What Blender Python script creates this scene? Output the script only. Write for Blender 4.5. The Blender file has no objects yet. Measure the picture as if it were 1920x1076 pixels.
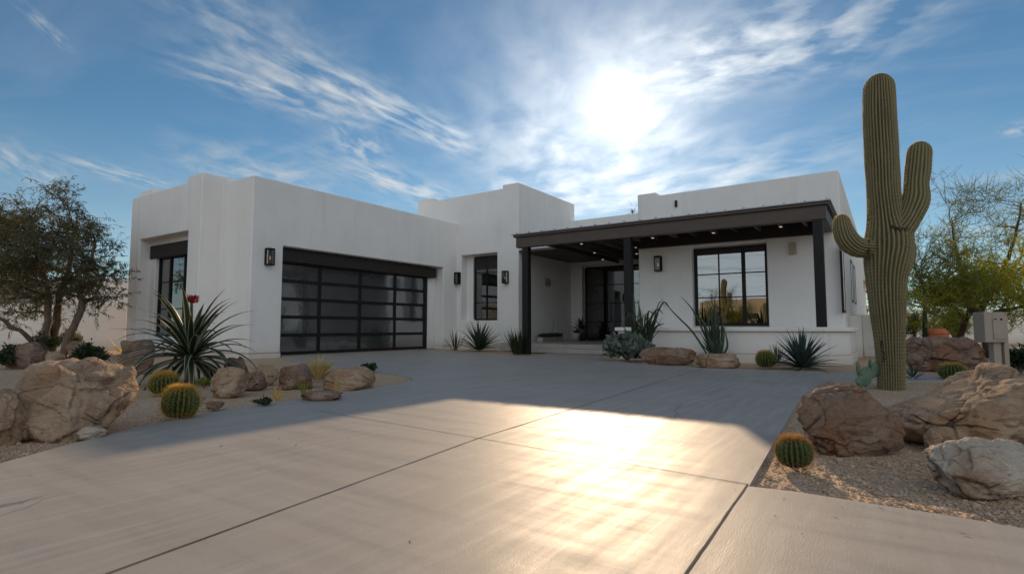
import bpy, bmesh, math, random
from mathutils import Vector, noise, Matrix
R = math.radians
rnd = random.Random(7)
# ------------------------------------------------------------------ camera geometry (photo 1920 x 1076)
F, CX, CY, HZ, H = 1044., 960., 538., 614., 0.75
PITCH = math.atan((HZ-CY)/F); YAW = R(33.9)
fw = Vector((-math.sin(YAW)*math.cos(PITCH), math.cos(YAW)*math.cos(PITCH), math.sin(PITCH)))
rt = Vector((math.cos(YAW), math.sin(YAW), 0)); up = rt.cross(fw)
fh = Vector((-math.sin(YAW), math.cos(YAW), 0))
CAM = Vector((0, 0, H))
def ray(x, y): return fw*F + rt*(x-CX) + up*(CY-y)
def G(x, y, z=0.0): d = ray(x, y); return CAM + d*((z-H)/d.z)            # point on the ground
def PX(x, y, X): d = ray(x, y); return CAM + d*(X/d.x)                    # point on a wall x = X
def PY(x, y, Y): d = ray(x, y); return CAM + d*(Y/d.y)
def PD(x, y, D): d = ray(x, y); return CAM + d*(D/d.dot(fh))              # point at distance D
def DEP(p): return (p-CAM).dot(fh)

scene = bpy.context.scene
col = scene.collection
cam = bpy.data.cameras.new('camera'); co = bpy.data.objects.new('camera', cam); col.objects.link(co)
co.location = CAM; co.rotation_euler = (R(90)+PITCH, 0, YAW)
cam.sensor_width = 36; cam.lens = F/1920*36; cam.clip_end = 3000; cam.clip_start = .05
scene.camera = co
scene.view_settings.view_transform = 'Standard'; scene.view_settings.look = 'None'
scene.view_settings.exposure = .5; scene.view_settings.gamma = 1
scene.render.engine = 'CYCLES'; scene.cycles.max_bounces = 8; scene.cycles.transparent_max_bounces = 12

# ------------------------------------------------------------------ materials
def nodes(name):
    m = bpy.data.materials.new(name); m.use_nodes = True
    nt = m.node_tree; return m, nt, nt.nodes['Principled BSDF']
def N(nt, typ, ins=None, **props):
    n = nt.nodes.new(typ)
    for k, v in props.items(): setattr(n, k, v)
    for k, v in (ins or {}).items():
        if isinstance(v, bpy.types.NodeSocket): nt.links.new(v, n.inputs[k])
        else: n.inputs[k].default_value = v
    return n
def c4(c): return (c[0], c[1], c[2], 1)
def M(name, c1, c2=None, scale=3., rough=.8, bump=0., bscale=40., spec=.5, metal=0., contrast=(.35, .65), c3=None, s3=20., stretch=None, translucent=0., bdist=.01, rough2=None):
    m, nt, b = nodes(name)
    tc = N(nt, 'ShaderNodeTexCoord'); v = tc.outputs['Object']
    if stretch: v = N(nt, 'ShaderNodeMapping', {'Vector': v, 'Scale': stretch}).outputs[0]
    colr = None
    if c2 is not None:
        n = N(nt, 'ShaderNodeTexNoise', {'Vector': v, 'Scale': scale, 'Detail': 7., 'Roughness': .6})
        mr = N(nt, 'ShaderNodeMapRange', {'Value': n.outputs['Fac'], 'From Min': contrast[0], 'From Max': contrast[1]})
        mx = N(nt, 'ShaderNodeMix', {'Factor': mr.outputs[0], 'A': c4(c1), 'B': c4(c2)}, data_type='RGBA')
        for i in mx.inputs:
            pass
        colr = mixrgb(nt, mr.outputs[0], c1, c2)
        if c3 is not None:
            n3 = N(nt, 'ShaderNodeTexNoise', {'Vector': v, 'Scale': s3, 'Detail': 4.})
            mr3 = N(nt, 'ShaderNodeMapRange', {'Value': n3.outputs['Fac'], 'From Min': .5, 'From Max': .7})
            colr = mixrgb(nt, mr3.outputs[0], colr, c3)
        nt.links.new(colr, b.inputs['Base Color'])
        nt.nodes.remove(mx)
        if rough2 is not None:
            rr = N(nt, 'ShaderNodeMapRange', {'Value': n.outputs['Fac'], 'From Min': .3, 'From Max': .7, 'To Min': rough, 'To Max': rough2})
            nt.links.new(rr.outputs[0], b.inputs['Roughness'])
    else: b.inputs['Base Color'].default_value = c4(c1)
    if rough2 is None: b.inputs['Roughness'].default_value = rough
    b.inputs['Specular IOR Level'].default_value = spec; b.inputs['Metallic'].default_value = metal
    if bump:
        n = N(nt, 'ShaderNodeTexNoise', {'Vector': v, 'Scale': bscale, 'Detail': 6., 'Roughness': .6})
        bp = N(nt, 'ShaderNodeBump', {'Height': n.outputs['Fac'], 'Strength': bump, 'Distance': bdist})
        nt.links.new(bp.outputs[0], b.inputs['Normal'])
    if translucent:
        out = nt.nodes['Material Output']
        tr = N(nt, 'ShaderNodeBsdfTranslucent', {'Color': c4([min(1, x*1.6) for x in (c2 or c1)])})
        if colr is not None:
            g = N(nt, 'ShaderNodeVectorMath', {0: colr, 1: (1.7, 1.7, 1.2)}, operation='MULTIPLY'); nt.links.new(g.outputs[0], tr.inputs['Color'])
        ms = N(nt, 'ShaderNodeMixShader', {0: translucent, 1: b.outputs[0], 2: tr.outputs[0]})
        nt.links.new(ms.outputs[0], out.inputs['Surface'])
    return m
def mixrgb(nt, fac, a, b, blend='MIX'):
    n = nt.nodes.new('ShaderNodeMixRGB'); n.blend_type = blend
    for k, v in ((0, fac), (1, a), (2, b)):
        if isinstance(v, bpy.types.NodeSocket): nt.links.new(v, n.inputs[k])
        elif k == 0: n.inputs[0].default_value = v
        else: n.inputs[k].default_value = c4(v)
    return n.outputs[0]
def math_(nt, op, a, b=0., c=0.):
    n = nt.nodes.new('ShaderNodeMath'); n.operation = op
    for k, v in enumerate((a, b, c)):
        if isinstance(v, bpy.types.NodeSocket): nt.links.new(v, n.inputs[k])
        else: n.inputs[k].default_value = v
    return n.outputs[0]

def stucco_mat(name, ca, cb):
    m, nt, b = nodes(name)
    v = N(nt, 'ShaderNodeTexCoord').outputs['Object']
    n = N(nt, 'ShaderNodeTexNoise', {'Vector': v, 'Scale': .9, 'Detail': 8., 'Roughness': .65})
    mr = N(nt, 'ShaderNodeMapRange', {'Value': n.outputs['Fac'], 'From Min': .3, 'From Max': .7})
    c = mixrgb(nt, mr.outputs[0], ca, cb)
    vs = N(nt, 'ShaderNodeMapping', {'Vector': v, 'Scale': (3., 3., .25)})
    n2 = N(nt, 'ShaderNodeTexNoise', {'Vector': vs.outputs[0], 'Scale': 1.6, 'Detail': 6.})
    mr2 = N(nt, 'ShaderNodeMapRange', {'Value': n2.outputs['Fac'], 'From Min': .55, 'From Max': .8, 'To Max': .4})
    c = mixrgb(nt, mr2.outputs[0], c, [x*.82 for x in cb])
    zc = N(nt, 'ShaderNodeSeparateXYZ', {0: v}).outputs[2]      # splashed dirt along the foot of the wall
    sp = N(nt, 'ShaderNodeMapRange', {'Value': math_(nt, 'ADD', zc, math_(nt, 'MULTIPLY', n.outputs['Fac'], .5)), 'From Min': .25, 'From Max': .62, 'To Min': .45, 'To Max': 0.})
    c = mixrgb(nt, sp.outputs[0], c, (.46, .36, .27))
    nt.links.new(c, b.inputs['Base Color']); b.inputs['Roughness'].default_value = .9; b.inputs['Specular IOR Level'].default_value = .2
    h1 = N(nt, 'ShaderNodeTexNoise', {'Vector': v, 'Scale': 55., 'Detail': 5.})
    h2 = N(nt, 'ShaderNodeTexNoise', {'Vector': v, 'Scale': 3.5, 'Detail': 4.})
    h = math_(nt, 'ADD', math_(nt, 'MULTIPLY', h1.outputs['Fac'], .25), h2.outputs['Fac'])
    bp = N(nt, 'ShaderNodeBump', {'Height': h, 'Strength': .3, 'Distance': .02}); nt.links.new(bp.outputs[0], b.inputs['Normal'])
    return m
STUCCO = stucco_mat('white stucco', (.80, .785, .76), (.73, .712, .685))
STUCCO_W = stucco_mat('garden wall stucco', (.80, .73, .66), (.72, .65, .58))
STUCCO_T = stucco_mat('tan stucco', (.46, .38, .28), (.40, .33, .24))
WOOD = M('dark wood', (.012, .009, .007), (.024, .017, .013), 6, .6, .4, 30, stretch=(1, 1, 6), rough2=.7)
STEEL = M('black steel', (.007, .0065, .006), (.012, .011, .010), 8, .5, .05, 60, rough2=.65, spec=.3)
BROWNSTEEL = M('dark bronze steel', (.062, .042, .033), (.085, .060, .047), 4, .5, .05, 60, rough2=.6)
RAFT = M('weathered rafter', (.16, .125, .10), (.11, .085, .07), 5, .7, .3, 30)
SHEET = M('roof metal', (.32, .33, .35), (.22, .23, .24), 4, .35, .1, 30, metal=.8)
INNER = M('room interior', (.20, .17, .14), (.12, .10, .085), 1.5, .8)
CURTAIN = M('curtain', (.34, .31, .27), (.25, .23, .20), 3, .9, .5, 8, stretch=(6, 6, .3))
def glass(name, tint, rough=.0, wav=.02, mixf=.35):
    m, nt, b = nodes(name)
    out = nt.nodes['Material Output']
    v = N(nt, 'ShaderNodeTexCoord').outputs['Object']
    n = N(nt, 'ShaderNodeTexNoise', {'Vector': v, 'Scale': 1.3, 'Detail': 1.})
    bp = N(nt, 'ShaderNodeBump', {'Height': n.outputs['Fac'], 'Strength': wav, 'Distance': .3})
    gl = N(nt, 'ShaderNodeBsdfGlossy', {'Color': (.9, .93, .95, 1), 'Roughness': rough, 'Normal': bp.outputs[0]})
    tr = N(nt, 'ShaderNodeBsdfTransparent', {'Color': c4(tint)})
    fr = N(nt, 'ShaderNodeFresnel', {'IOR': 1.5})
    fac = math_(nt, 'ADD', math_(nt, 'MULTIPLY', fr.outputs[0], .8), mixf)
    ms = N(nt, 'ShaderNodeMixShader', {0: fac, 1: tr.outputs[0], 2: gl.outputs[0]})
    nt.links.new(ms.outputs[0], out.inputs['Surface'])
    return m
GLASS = glass('window glass', (.35, .37, .36), .0, .006, .26)
GLASS_D = glass('entry glass', (.60, .60, .57), .0, .008, .11)
FROST0 = M('smoked garage glass', (.045, .048, .05), (.075, .078, .08), 1.2, .10, .06, 2.5, spec=.9, bdist=.2, rough2=.2)
FROST, nt, b = nodes('smoked garage glass'); v = N(nt, 'ShaderNodeTexCoord').outputs['Object']
b.inputs['Base Color'].default_value = (.035, .038, .04, 1); b.inputs['Roughness'].default_value = .5
n = N(nt, 'ShaderNodeTexNoise', {'Vector': v, 'Scale': 2.2, 'Detail': 2.}); bp = N(nt, 'ShaderNodeBump', {'Height': n.outputs['Fac'], 'Strength': .015, 'Distance': .3})
gl = N(nt, 'ShaderNodeBsdfGlossy', {'Color': (.9, .93, .95, 1), 'Roughness': .09, 'Normal': bp.outputs[0]})
ms = N(nt, 'ShaderNodeMixShader', {0: .30, 1: b.outputs[0], 2: gl.outputs[0]}); nt.links.new(ms.outputs[0], nt.nodes['Material Output'].inputs['Surface'])
LAMPGLASS = glass('lantern glass', (.38, .36, .34), .05, .1, .02)
BULB, nt_, b_ = nodes('lantern bulb'); b_.inputs['Base Color'].default_value = (.9, .7, .4, 1)
b_.inputs['Emission Color'].default_value = (1, .62, .28, 1); b_.inputs['Emission Strength'].default_value = .35
PUCK, nt_, b_ = nodes('downlight lens'); b_.inputs['Base Color'].default_value = (.8, .75, .68, 1)
b_.inputs['Emission Color'].default_value = (1, .8, .6, 1); b_.inputs['Emission Strength'].default_value = .35

# concrete: broomed, slightly polished, smeared with long faint streaks
CONC, nt, b = nodes('driveway concrete')
v = N(nt, 'ShaderNodeTexCoord').outputs['Object']
def nz(scale, stretch, detail=6., rot=0.):
    mp = N(nt, 'ShaderNodeMapping', {'Vector': v, 'Scale': stretch, 'Rotation': (0, 0, rot)})
    return N(nt, 'ShaderNodeTexNoise', {'Vector': mp.outputs[0], 'Scale': scale, 'Detail': detail, 'Roughness': .62}).outputs['Fac']
def mr(x, a, b_, c=0., d=1.): return N(nt, 'ShaderNodeMapRange', {'Value': x, 'From Min': a, 'From Max': b_, 'To Min': c, 'To Max': d}).outputs[0]
n1 = nz(1.1, (1, 1, 1)); n2 = nz(1.3, (.5, 5, 1), 6, .12); n3 = nz(2.0, (7, .5, 1), 6, .1); n4 = nz(38, (1, 1, 1), 4); n5 = nz(7, (1, 1, 1), 6)
c = mixrgb(nt, mr(n1, .3, .7), (.32, .29, .26), (.38, .345, .31))
c = mixrgb(nt, mr(n2, .48, .72, 0, .5), c, (.25, .23, .21))
c = mixrgb(nt, mr(n3, .48, .7, 0, .5), c, (.46, .425, .385))
c = mixrgb(nt, mr(n4, .55, .8, 0, .18), c, (.25, .23, .21))
c = mixrgb(nt, mr(n5, .58, .78, 0, .25), c, (.35, .32, .29))
vc = N(nt, 'ShaderNodeTexVoronoi', {'Vector': mixrgb(nt, .08, v, N(nt, 'ShaderNodeTexNoise', {'Vector': v, 'Scale': 5., 'Detail': 5.}).outputs['Color']), 'Scale': .45}, feature='DISTANCE_TO_EDGE')
hair = math_(nt, 'MULTIPLY', mr(vc.outputs['Distance'], .0005, .003, 1, 0), mr(nz(.7, (1, 1, 1), 2, 2.), .52, .60))
c = mixrgb(nt, math_(nt, 'MULTIPLY', hair, .6), c, (.10, .09, .08))
c = mixrgb(nt, mr(nz(.55, (1, 1, 1), 5, 3.), .60, .68, 0, .22), c, (.22, .20, .185))
nt.links.new(c, b.inputs['Base Color'])
nt.links.new(mr(math_(nt, 'ADD', math_(nt, 'MULTIPLY', n2, .6), math_(nt, 'MULTIPLY', n3, .5)), .38, .72, .62, .40), b.inputs['Roughness'])
b.inputs['Specular IOR Level'].default_value = .16
hh = math_(nt, 'ADD', math_(nt, 'MULTIPLY', nz(160, (1, 1, 1), 4), .5), math_(nt, 'ADD', math_(nt, 'MULTIPLY', nz(16, (14, 1, 1), 4), .35), nz(4, (1, 1, 1), 5)))
bp = N(nt, 'ShaderNodeBump', {'Height': hh, 'Strength': .35, 'Distance': .006}); nt.links.new(bp.outputs[0], b.inputs['Normal'])
JOINT = M('joint filler', (.02, .018, .016), (.04, .035, .03), 20, .9)
# gravel: decomposed granite grains
def gravel(name, cols):
    global nt, v
    m, nt, b = nodes(name); v = N(nt, 'ShaderNodeTexCoord').outputs['Object']
    vo = N(nt, 'ShaderNodeTexVoronoi', {'Vector': v, 'Scale': 75., 'Randomness': 1.})
    vo2 = N(nt, 'ShaderNodeTexVoronoi', {'Vector': v, 'Scale': 150.})
    sp = N(nt, 'ShaderNodeSeparateColor', {0: vo.outputs['Color']})
    c = mixrgb(nt, sp.outputs[0], cols[0], cols[1])
    c = mixrgb(nt, mr(sp.outputs[1], .75, .95, 0, .8), c, cols[2])
    c = mixrgb(nt, mr(sp.outputs[2], .86, .95, 0, .9), c, cols[3])
    c = mixrgb(nt, mr(nz(.8, (1, 1, 1)), .35, .7, 0, .5), c, cols[4])
    nt.links.new(c, b.inputs['Base Color']); b.inputs['Roughness'].default_value = .85; b.inputs['Specular IOR Level'].default_value = .25
    h = math_(nt, 'ADD', math_(nt, 'MULTIPLY', vo.outputs['Distance'], -1.), math_(nt, 'MULTIPLY', vo2.outputs['Distance'], -.4))
    bp = N(nt, 'ShaderNodeBump', {'Height': h, 'Strength': .9, 'Distance': .012}); nt.links.new(bp.outputs[0], b.inputs['Normal'])
    return m
GRAV = gravel('granite gravel', ((.50, .33, .205), (.64, .46, .31), (.72, .60, .46), (.19, .13, .085), (.44, .29, .18)))
PEB = M('loose pebbles', (.34, .22, .14), (.60, .46, .34), 14, .85, contrast=(.3, .7))
def rock_mat(name, base, light, dark, warm, lich=0.):
    global nt, v
    m, nt, b = nodes(name); v = N(nt, 'ShaderNodeTexCoord').outputs['Object']
    c = mixrgb(nt, mr(nz(2.2, (1, 1, 1.6), 9), .35, .65), base, light)
    c = mixrgb(nt, mr(nz(1.4, (1.3, 1, 1), 8, .7), .5, .68), c, warm)
    c = mixrgb(nt, mr(nz(9, (1, 1, 3), 8), .55, .75, 0, .7), c, dark)
    vo = N(nt, 'ShaderNodeTexVoronoi', {'Vector': N(nt, 'ShaderNodeMapping', {'Vector': mixrgb(nt, .12, v, N(nt, 'ShaderNodeTexNoise', {'Vector': v, 'Scale': 3.}).outputs['Color']), 'Scale': (1, 1, 1.5)}).outputs[0], 'Scale': 3.2}, feature='DISTANCE_TO_EDGE')
    crack = mr(vo.outputs['Distance'], 0, .035, 1, 0)
    crk = math_(nt, 'MULTIPLY', crack, mr(nz(1.6, (1, 1, 1), 3, 1.), .48, .6))
    c = mixrgb(nt, math_(nt, 'MULTIPLY', crk, .6), c, dark)
    if lich:
        c = mixrgb(nt, mr(nz(5, (1, 1, 1), 9, 2.), .56, .6, 0, lich), c, (.62, .58, .52))
    nt.links.new(c, b.inputs['Base Color']); b.inputs['Roughness'].default_value = .8; b.inputs['Specular IOR Level'].default_value = .3
    h = math_(nt, 'ADD', nz(6, (1, 1, 2), 12), math_(nt, 'ADD', math_(nt, 'MULTIPLY', nz(45, (1, 1, 1), 8), .25), math_(nt, 'MULTIPLY', crk, -.35)))
    bp = N(nt, 'ShaderNodeBump', {'Height': h, 'Strength': 1., 'Distance': .07}); nt.links.new(bp.outputs[0], b.inputs['Normal'])
    return m
ROCK = rock_mat('sandstone boulder', (.32, .21, .135), (.47, .34, .235), (.08, .05, .035), (.37, .21, .105), .15)
ROCK_R = rock_mat('red brown boulder', (.20, .125, .085), (.31, .22, .165), (.05, .03, .022), (.29, .135, .065), .12)
ROCK_P = rock_mat('pale boulder', (.46, .38, .30), (.60, .52, .43), (.13, .08, .05), (.28, .165, .095), .6)
# plants
LEAF_AG = M('agave leaf', (.022, .045, .025), (.05, .08, .045), 5, .45, translucent=.12)
LEAF_BL = M('blue agave leaf', (.03, .055, .045), (.06, .095, .08), 5, .5, translucent=.1)
LEAF_DK = M('dark foliage', (.015, .03, .012), (.035, .055, .02), 3, .6, translucent=.25)
LEAF_OL = M('olive foliage', (.05, .056, .024), (.13, .12, .05), 1.2, .6, translucent=.3)
LEAF_PV = M('yellow green foliage', (.14, .17, .018), (.34, .33, .03), 1.0, .6, translucent=.6)
LEAF_YG = M('lime foliage', (.16, .20, .03), (.28, .28, .05), 3, .6, translucent=.5)
LEAF_GR = M('grey green foliage', (.07, .095, .075), (.13, .16, .125), 4, .7, translucent=.1)
DRY = M('dry grass', (.40, .29, .12), (.60, .47, .24), 8, .8, translucent=.4)
YEL = M('yellow shoots', (.55, .30, .04), (.65, .42, .08), 8, .7, translucent=.4)
RED = M('red bloom', (.20, .012, .016), (.32, .03, .03), 20, .6, translucent=.2)
def cactus_mat(name, groove, crest, blotch, lo=.2, hi=.95, bs=.4):
    global nt, v
    m, nt, b = nodes(name); v = N(nt, 'ShaderNodeTexCoord').outputs['Object']
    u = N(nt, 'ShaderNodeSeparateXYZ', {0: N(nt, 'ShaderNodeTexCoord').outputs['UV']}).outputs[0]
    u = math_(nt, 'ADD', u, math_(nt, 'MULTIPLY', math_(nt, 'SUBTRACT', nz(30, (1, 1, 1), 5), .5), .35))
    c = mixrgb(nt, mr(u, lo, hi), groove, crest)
    c = mixrgb(nt, mr(nz(5, (1, 1, .5), 7), .52, .72, 0, .65), c, blotch)
    nt.links.new(c, b.inputs['Base Color']); b.inputs['Roughness'].default_value = .7; b.inputs['Specular IOR Level'].default_value = .3
    bp = N(nt, 'ShaderNodeBump', {'Height': nz(60, (1, 1, 1), 6), 'Strength': bs, 'Distance': .006}); nt.links.new(bp.outputs[0], b.inputs['Normal'])
    return m
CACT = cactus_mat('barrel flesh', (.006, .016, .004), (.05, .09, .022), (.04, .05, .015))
SPINE = M('golden spines', (.44, .27, .06), (.58, .39, .11), 30, .6, translucent=.45)
SPINE_B = M('brown spines', (.30, .14, .05), (.42, .24, .08), 30, .6, translucent=.3)
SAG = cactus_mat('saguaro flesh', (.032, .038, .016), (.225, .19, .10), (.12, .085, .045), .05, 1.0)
SAGSP = M('saguaro spines', (.42, .33, .18), (.52, .42, .24), 20, .7, translucent=.6)
SCAR = M('cactus scar', (.03, .022, .016), (.07, .05, .035), 20, .9, .8, 30)
BARK = M('bark', (.12, .085, .06), (.20, .15, .11), 10, .9, .8, 30, stretch=(2, 2, .4))
BARK_D = M('dark bark', (.05, .032, .022), (.10, .065, .045), 10, .9, .8, 30, stretch=(2, 2, .4))
TWIG_G = M('green twigs', (.12, .13, .05), (.17, .16, .07), 5, .8)
TERRA = M('terracotta', (.42, .11, .04), (.52, .17, .07), 6, .75, .3, 30)
GREYBOX = M('beige enamel', (.36, .31, .255), (.31, .265, .215), 2, .5, .05, 30)
STONEPOT = M('pale stone', (.40, .36, .31), (.30, .27, .24), 6, .8, .5, 30)
DARKPOT = M('charcoal pot', (.03, .03, .032), (.05, .05, .052), 6, .5)
ASPH = M('asphalt', (.05, .05, .052), (.07, .07, .07), 5, .85, .5, 120)
HILL = M('desert hill', (.16, .10, .06), (.22, .14, .09), .02, .95)
HILLB = M('far hill', (.13, .14, .16), (.17, .17, .18), .02, .95)
# variegated leaf
VARI, nt, b = nodes('variegated leaf'); out = nt.nodes['Material Output']
uv = N(nt, 'ShaderNodeSeparateXYZ', {0: N(nt, 'ShaderNodeTexCoord').outputs['UV']})
e = math_(nt, 'ABSOLUTE', math_(nt, 'SUBTRACT', uv.outputs[0], .5))
e = N(nt, 'ShaderNodeMapRange', {'Value': e, 'From Min': .33, 'From Max': .38}).outputs[0]
c = mixrgb(nt, e, (.02, .036, .02), (.36, .34, .21))
nt.links.new(c, b.inputs['Base Color']); b.inputs['Roughness'].default_value = .5
tr = N(nt, 'ShaderNodeBsdfTranslucent', {'Color': c}); ms = N(nt, 'ShaderNodeMixShader', {0: .22, 1: b.outputs[0], 2: tr.outputs[0]})
nt.links.new(ms.outputs[0], out.inputs['Surface'])

# ------------------------------------------------------------------ mesh builder
class MB:
    def __init__(s): s.v = []; s.f = []; s.uv = None; s.mi = None
    def box(s, x0, x1, y0, y1, z0, z1):
        i = len(s.v); s.v += [(x, y, z) for z in (z0, z1) for y in (y0, y1) for x in (x0, x1)]
        for f in ((0, 2, 3, 1), (4, 5, 7, 6), (0, 1, 5, 4), (2, 6, 7, 3), (0, 4, 6, 2), (1, 3, 7, 5)): s.f.append([i+k for k in f])
        return s
    def obox(s, P, u, w, n, t, z0, z1):      # box from P along unit u by w, thickness t along n
        i = len(s.v)
        for z in (z0, z1):
            for b in (0, t):
                for a in (0, w):
                    q = P+u*a+n*b; s.v.append((q.x, q.y, z))
        for f in ((0, 2, 3, 1), (4, 5, 7, 6), (0, 1, 5, 4), (2, 6, 7, 3), (0, 4, 6, 2), (1, 3, 7, 5)): s.f.append([i+k for k in f])
        return s
    def prism(s, poly, a0, a1, axis='z'):
        i = len(s.v); n = len(poly)
        for a in (a0, a1):
            for p in poly: s.v.append((p[0], p[1], a) if axis == 'z' else (p[0], a, p[1]))
        s.f.append([i+k for k in range(n)][::-1]); s.f.append([i+n+k for k in range(n)])
        for k in range(n): s.f.append([i+k, i+(k+1) % n, i+n+(k+1) % n, i+n+k])
        return s
    def tube(s, pts, rad, n=6, cap=True, ribs=0, ribd=0., seg=None):
        pts = [Vector(p) for p in pts]; i0 = len(s.v); ref = Vector((.3, .5, .8)).normalized()
        d0 = (pts[1]-pts[0]).normalized(); a = d0.cross(ref)
        if a.length < .1: a = d0.cross(Vector((1, 0, 0)))
        a.normalize()
        for k, p in enumerate(pts):
            d = (pts[min(k+1, len(pts)-1)]-pts[max(k-1, 0)]).normalized()
            a = (a-d*a.dot(d)).normalized(); b = d.cross(a)
            r = rad[k] if isinstance(rad, (list, tuple)) else rad
            for j in range(n):
                t = 2*math.pi*j/n
                rr = r*(1-ribd*(1-abs(math.cos(ribs*t/2)))) if ribs else r
                s.v.append(tuple(p+(a*math.cos(t)+b*math.sin(t))*rr))
        for k in range(len(pts)-1):
            for j in range(n):
                s.f.append([i0+k*n+j, i0+k*n+(j+1) % n, i0+(k+1)*n+(j+1) % n, i0+(k+1)*n+j])
        if cap:
            s.f.append([i0+j for j in range(n)][::-1]); s.f.append([i0+(len(pts)-1)*n+j for j in range(n)])
        return s
    def blade(s, P, az, el, L, w, droop, segs=7, twist=0., fold=.25, base=.45, wid=None):
        P = Vector(P); i0 = len(s.v); e = el; q = P.copy()
        if s.uv is None: s.uv = {}
        for k in range(segs+1):
            t = k/segs
            h = Vector((math.cos(az), math.sin(az), 0)); d = h*math.cos(e)+Vector((0, 0, 1))*math.sin(e)
            side = Vector((-math.sin(az), math.cos(az), 0)); nn = d.cross(side)*-1
            side = side*math.cos(twist)+nn*math.sin(twist)
            ww = w*(base+(1-base)*min(1, t*3.2))*(1-max(0, (t-.35)/.65)**1.7)
            if t >= 1: ww = w*.03
            for u, off in ((0, -1), (.5, 0), (1, 1)):
                p = q+side*off*ww/2-nn*(0 if off else -ww*fold*-1)
                s.uv[len(s.v)] = (u, t); s.v.append(tuple(p))
            q = q+d*(L/segs); e -= droop/segs*(0.5+t)
        for k in range(segs):
            for j in range(2): s.f.append([i0+k*3+j, i0+k*3+j+1, i0+k*3+j+4, i0+k*3+j+3])
        return s
    def leaf(s, P, d, side, L, w):
        i = len(s.v); m = P+d*(L*.45)
        s.v += [tuple(P), tuple(m+side*w*.5), tuple(P+d*L), tuple(m-side*w*.5)]; s.f.append([i, i+1, i+2, i+3])
    def spike(s, P, d, L, w):
        i = len(s.v); a = d.orthogonal().normalized()
        s.v += [tuple(P+a*w), tuple(P-a*w), tuple(P+d*L)]; s.f.append([i, i+1, i+2])
    def build(s, name, mat, parent=None, loc=None, smooth=False, bevel=0., bseg=2):
        org = Vector((0, 0, 0))
        p = parent
        while p is not None: org += p.location; p = p.parent
        if loc is not None: org += Vector(loc)
        me = bpy.data.meshes.new(name)
        me.from_pydata([(a[0]-org.x, a[1]-org.y, a[2]-org.z) for a in s.v], [], s.f)
        if s.uv:
            ul = me.uv_layers.new(name='uv')
            for lp in me.loops: ul.data[lp.index].uv = s.uv.get(lp.vertex_index, (.5, .5))
        me.materials.append(mat)
        if smooth: me.polygons.foreach_set('use_smooth', [True]*len(me.polygons))
        o = bpy.data.objects.new(name, me); col.objects.link(o)
        if loc is not None: o.location = loc
        if parent is not None: o.parent = parent
        if bevel:
            bm = bmesh.new(); bm.from_mesh(me)
            bmesh.ops.recalc_face_normals(bm, faces=bm.faces); bm.to_mesh(me); bm.free()
            md = o.modifiers.new('bevel', 'BEVEL'); md.width = bevel; md.segments = bseg; md.limit_method = 'ANGLE'; md.angle_limit = R(40)
            md.harden_normals = True
        me.update(); return o
def tag(o, label=None, cat=None, group=None, kind=None):
    if label: o['label'] = label
    if cat: o['category'] = cat
    if group: o['group'] = group
    if kind: o['kind'] = kind
    return o
def thing(name, loc, label, cat, group=None):
    o = bpy.data.objects.new(name, None); col.objects.link(o); o.location = loc; o.empty_display_size = .2
    return tag(o, label, cat, group)
def bool_cut(o, cuts):
    """cut boxes out of o, for good"""
    for c in cuts:
        mb = MB(); mb.box(*c); org = Vector((0, 0, 0)); p = o
        while p is not None: org += p.location; p = p.parent
        mb.v = [(a[0]-org.x, a[1]-org.y, a[2]-org.z) for a in mb.v]
        bm = bmesh.new(); me = bpy.data.meshes.new('cut'); me.from_pydata(mb.v, [], mb.f)
        bm.from_mesh(me); bmesh.ops.recalc_face_normals(bm, faces=bm.faces); bm.to_mesh(me); bm.free()
        co_ = bpy.data.objects.new('cut', me); col.objects.link(co_); co_.location = org
        md = o.modifiers.new('b', 'BOOLEAN'); md.operation = 'DIFFERENCE'; md.object = co_; md.solver = 'EXACT'
        while o.modifiers[0] != md: o.modifiers.move(len(o.modifiers)-1, 0)
        bev = [m_ for m_ in o.modifiers if m_.type == 'BEVEL']
        for m_ in bev: m_.show_viewport = False
        bpy.context.view_layer.update()
        dg = bpy.context.evaluated_depsgraph_get()
        nm = bpy.data.meshes.new_from_object(o.evaluated_get(dg)); nm.name = o.name
        o.modifiers.remove(md)
        for m_ in bev: m_.show_viewport = True
        o.data = nm; bpy.data.objects.remove(co_)

# ------------------------------------------------------------------ sky, sun
SUNPX = (1150, 200)
sd = ray(*SUNPX).normalized()
elev = math.asin(sd.z); az = math.atan2(sd.x, sd.y)          # azimuth from +Y towards +X
LE = elev - R(1.9); az -= R(1.2)
ls = Vector((math.sin(az)*math.cos(LE), math.cos(az)*math.cos(LE), math.sin(LE)))
sun = bpy.data.lights.new('sun', 'SUN'); sun.energy = 3.0; sun.angle = R(.6); sun.color = (1, .72, .45)
so = bpy.data.objects.new('sun', sun); col.objects.link(so); so.location = (0, 0, 30)
so.rotation_euler = ls.to_track_quat('Z', 'Y').to_euler()
w = bpy.data.worlds.new('World'); scene.world = w; w.use_nodes = True
nt = w.node_tree; nt.nodes.clear()
wo = nt.nodes.new('ShaderNodeOutputWorld')
sky = nt.nodes.new('ShaderNodeTexSky'); sky.sky_type = 'NISHITA'; sky.sun_disc = False
sky.sun_elevation = elev; sky.sun_rotation = az; sky.air_density = 1.0; sky.dust_density = .0; sky.ozone_density = 2.5; sky.altitude = 500
dirn = N(nt, 'ShaderNodeTexCoord').outputs['Generated']
sep = N(nt, 'ShaderNodeSeparateXYZ', {0: dirn})
zz = math_(nt, 'MAXIMUM', sep.outputs[2], .03)
P3 = N(nt, 'ShaderNodeCombineXYZ', {0: math_(nt, 'DIVIDE', sep.outputs[0], zz), 1: math_(nt, 'DIVIDE', sep.outputs[1], zz), 2: 1.}).outputs[0]
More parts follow.
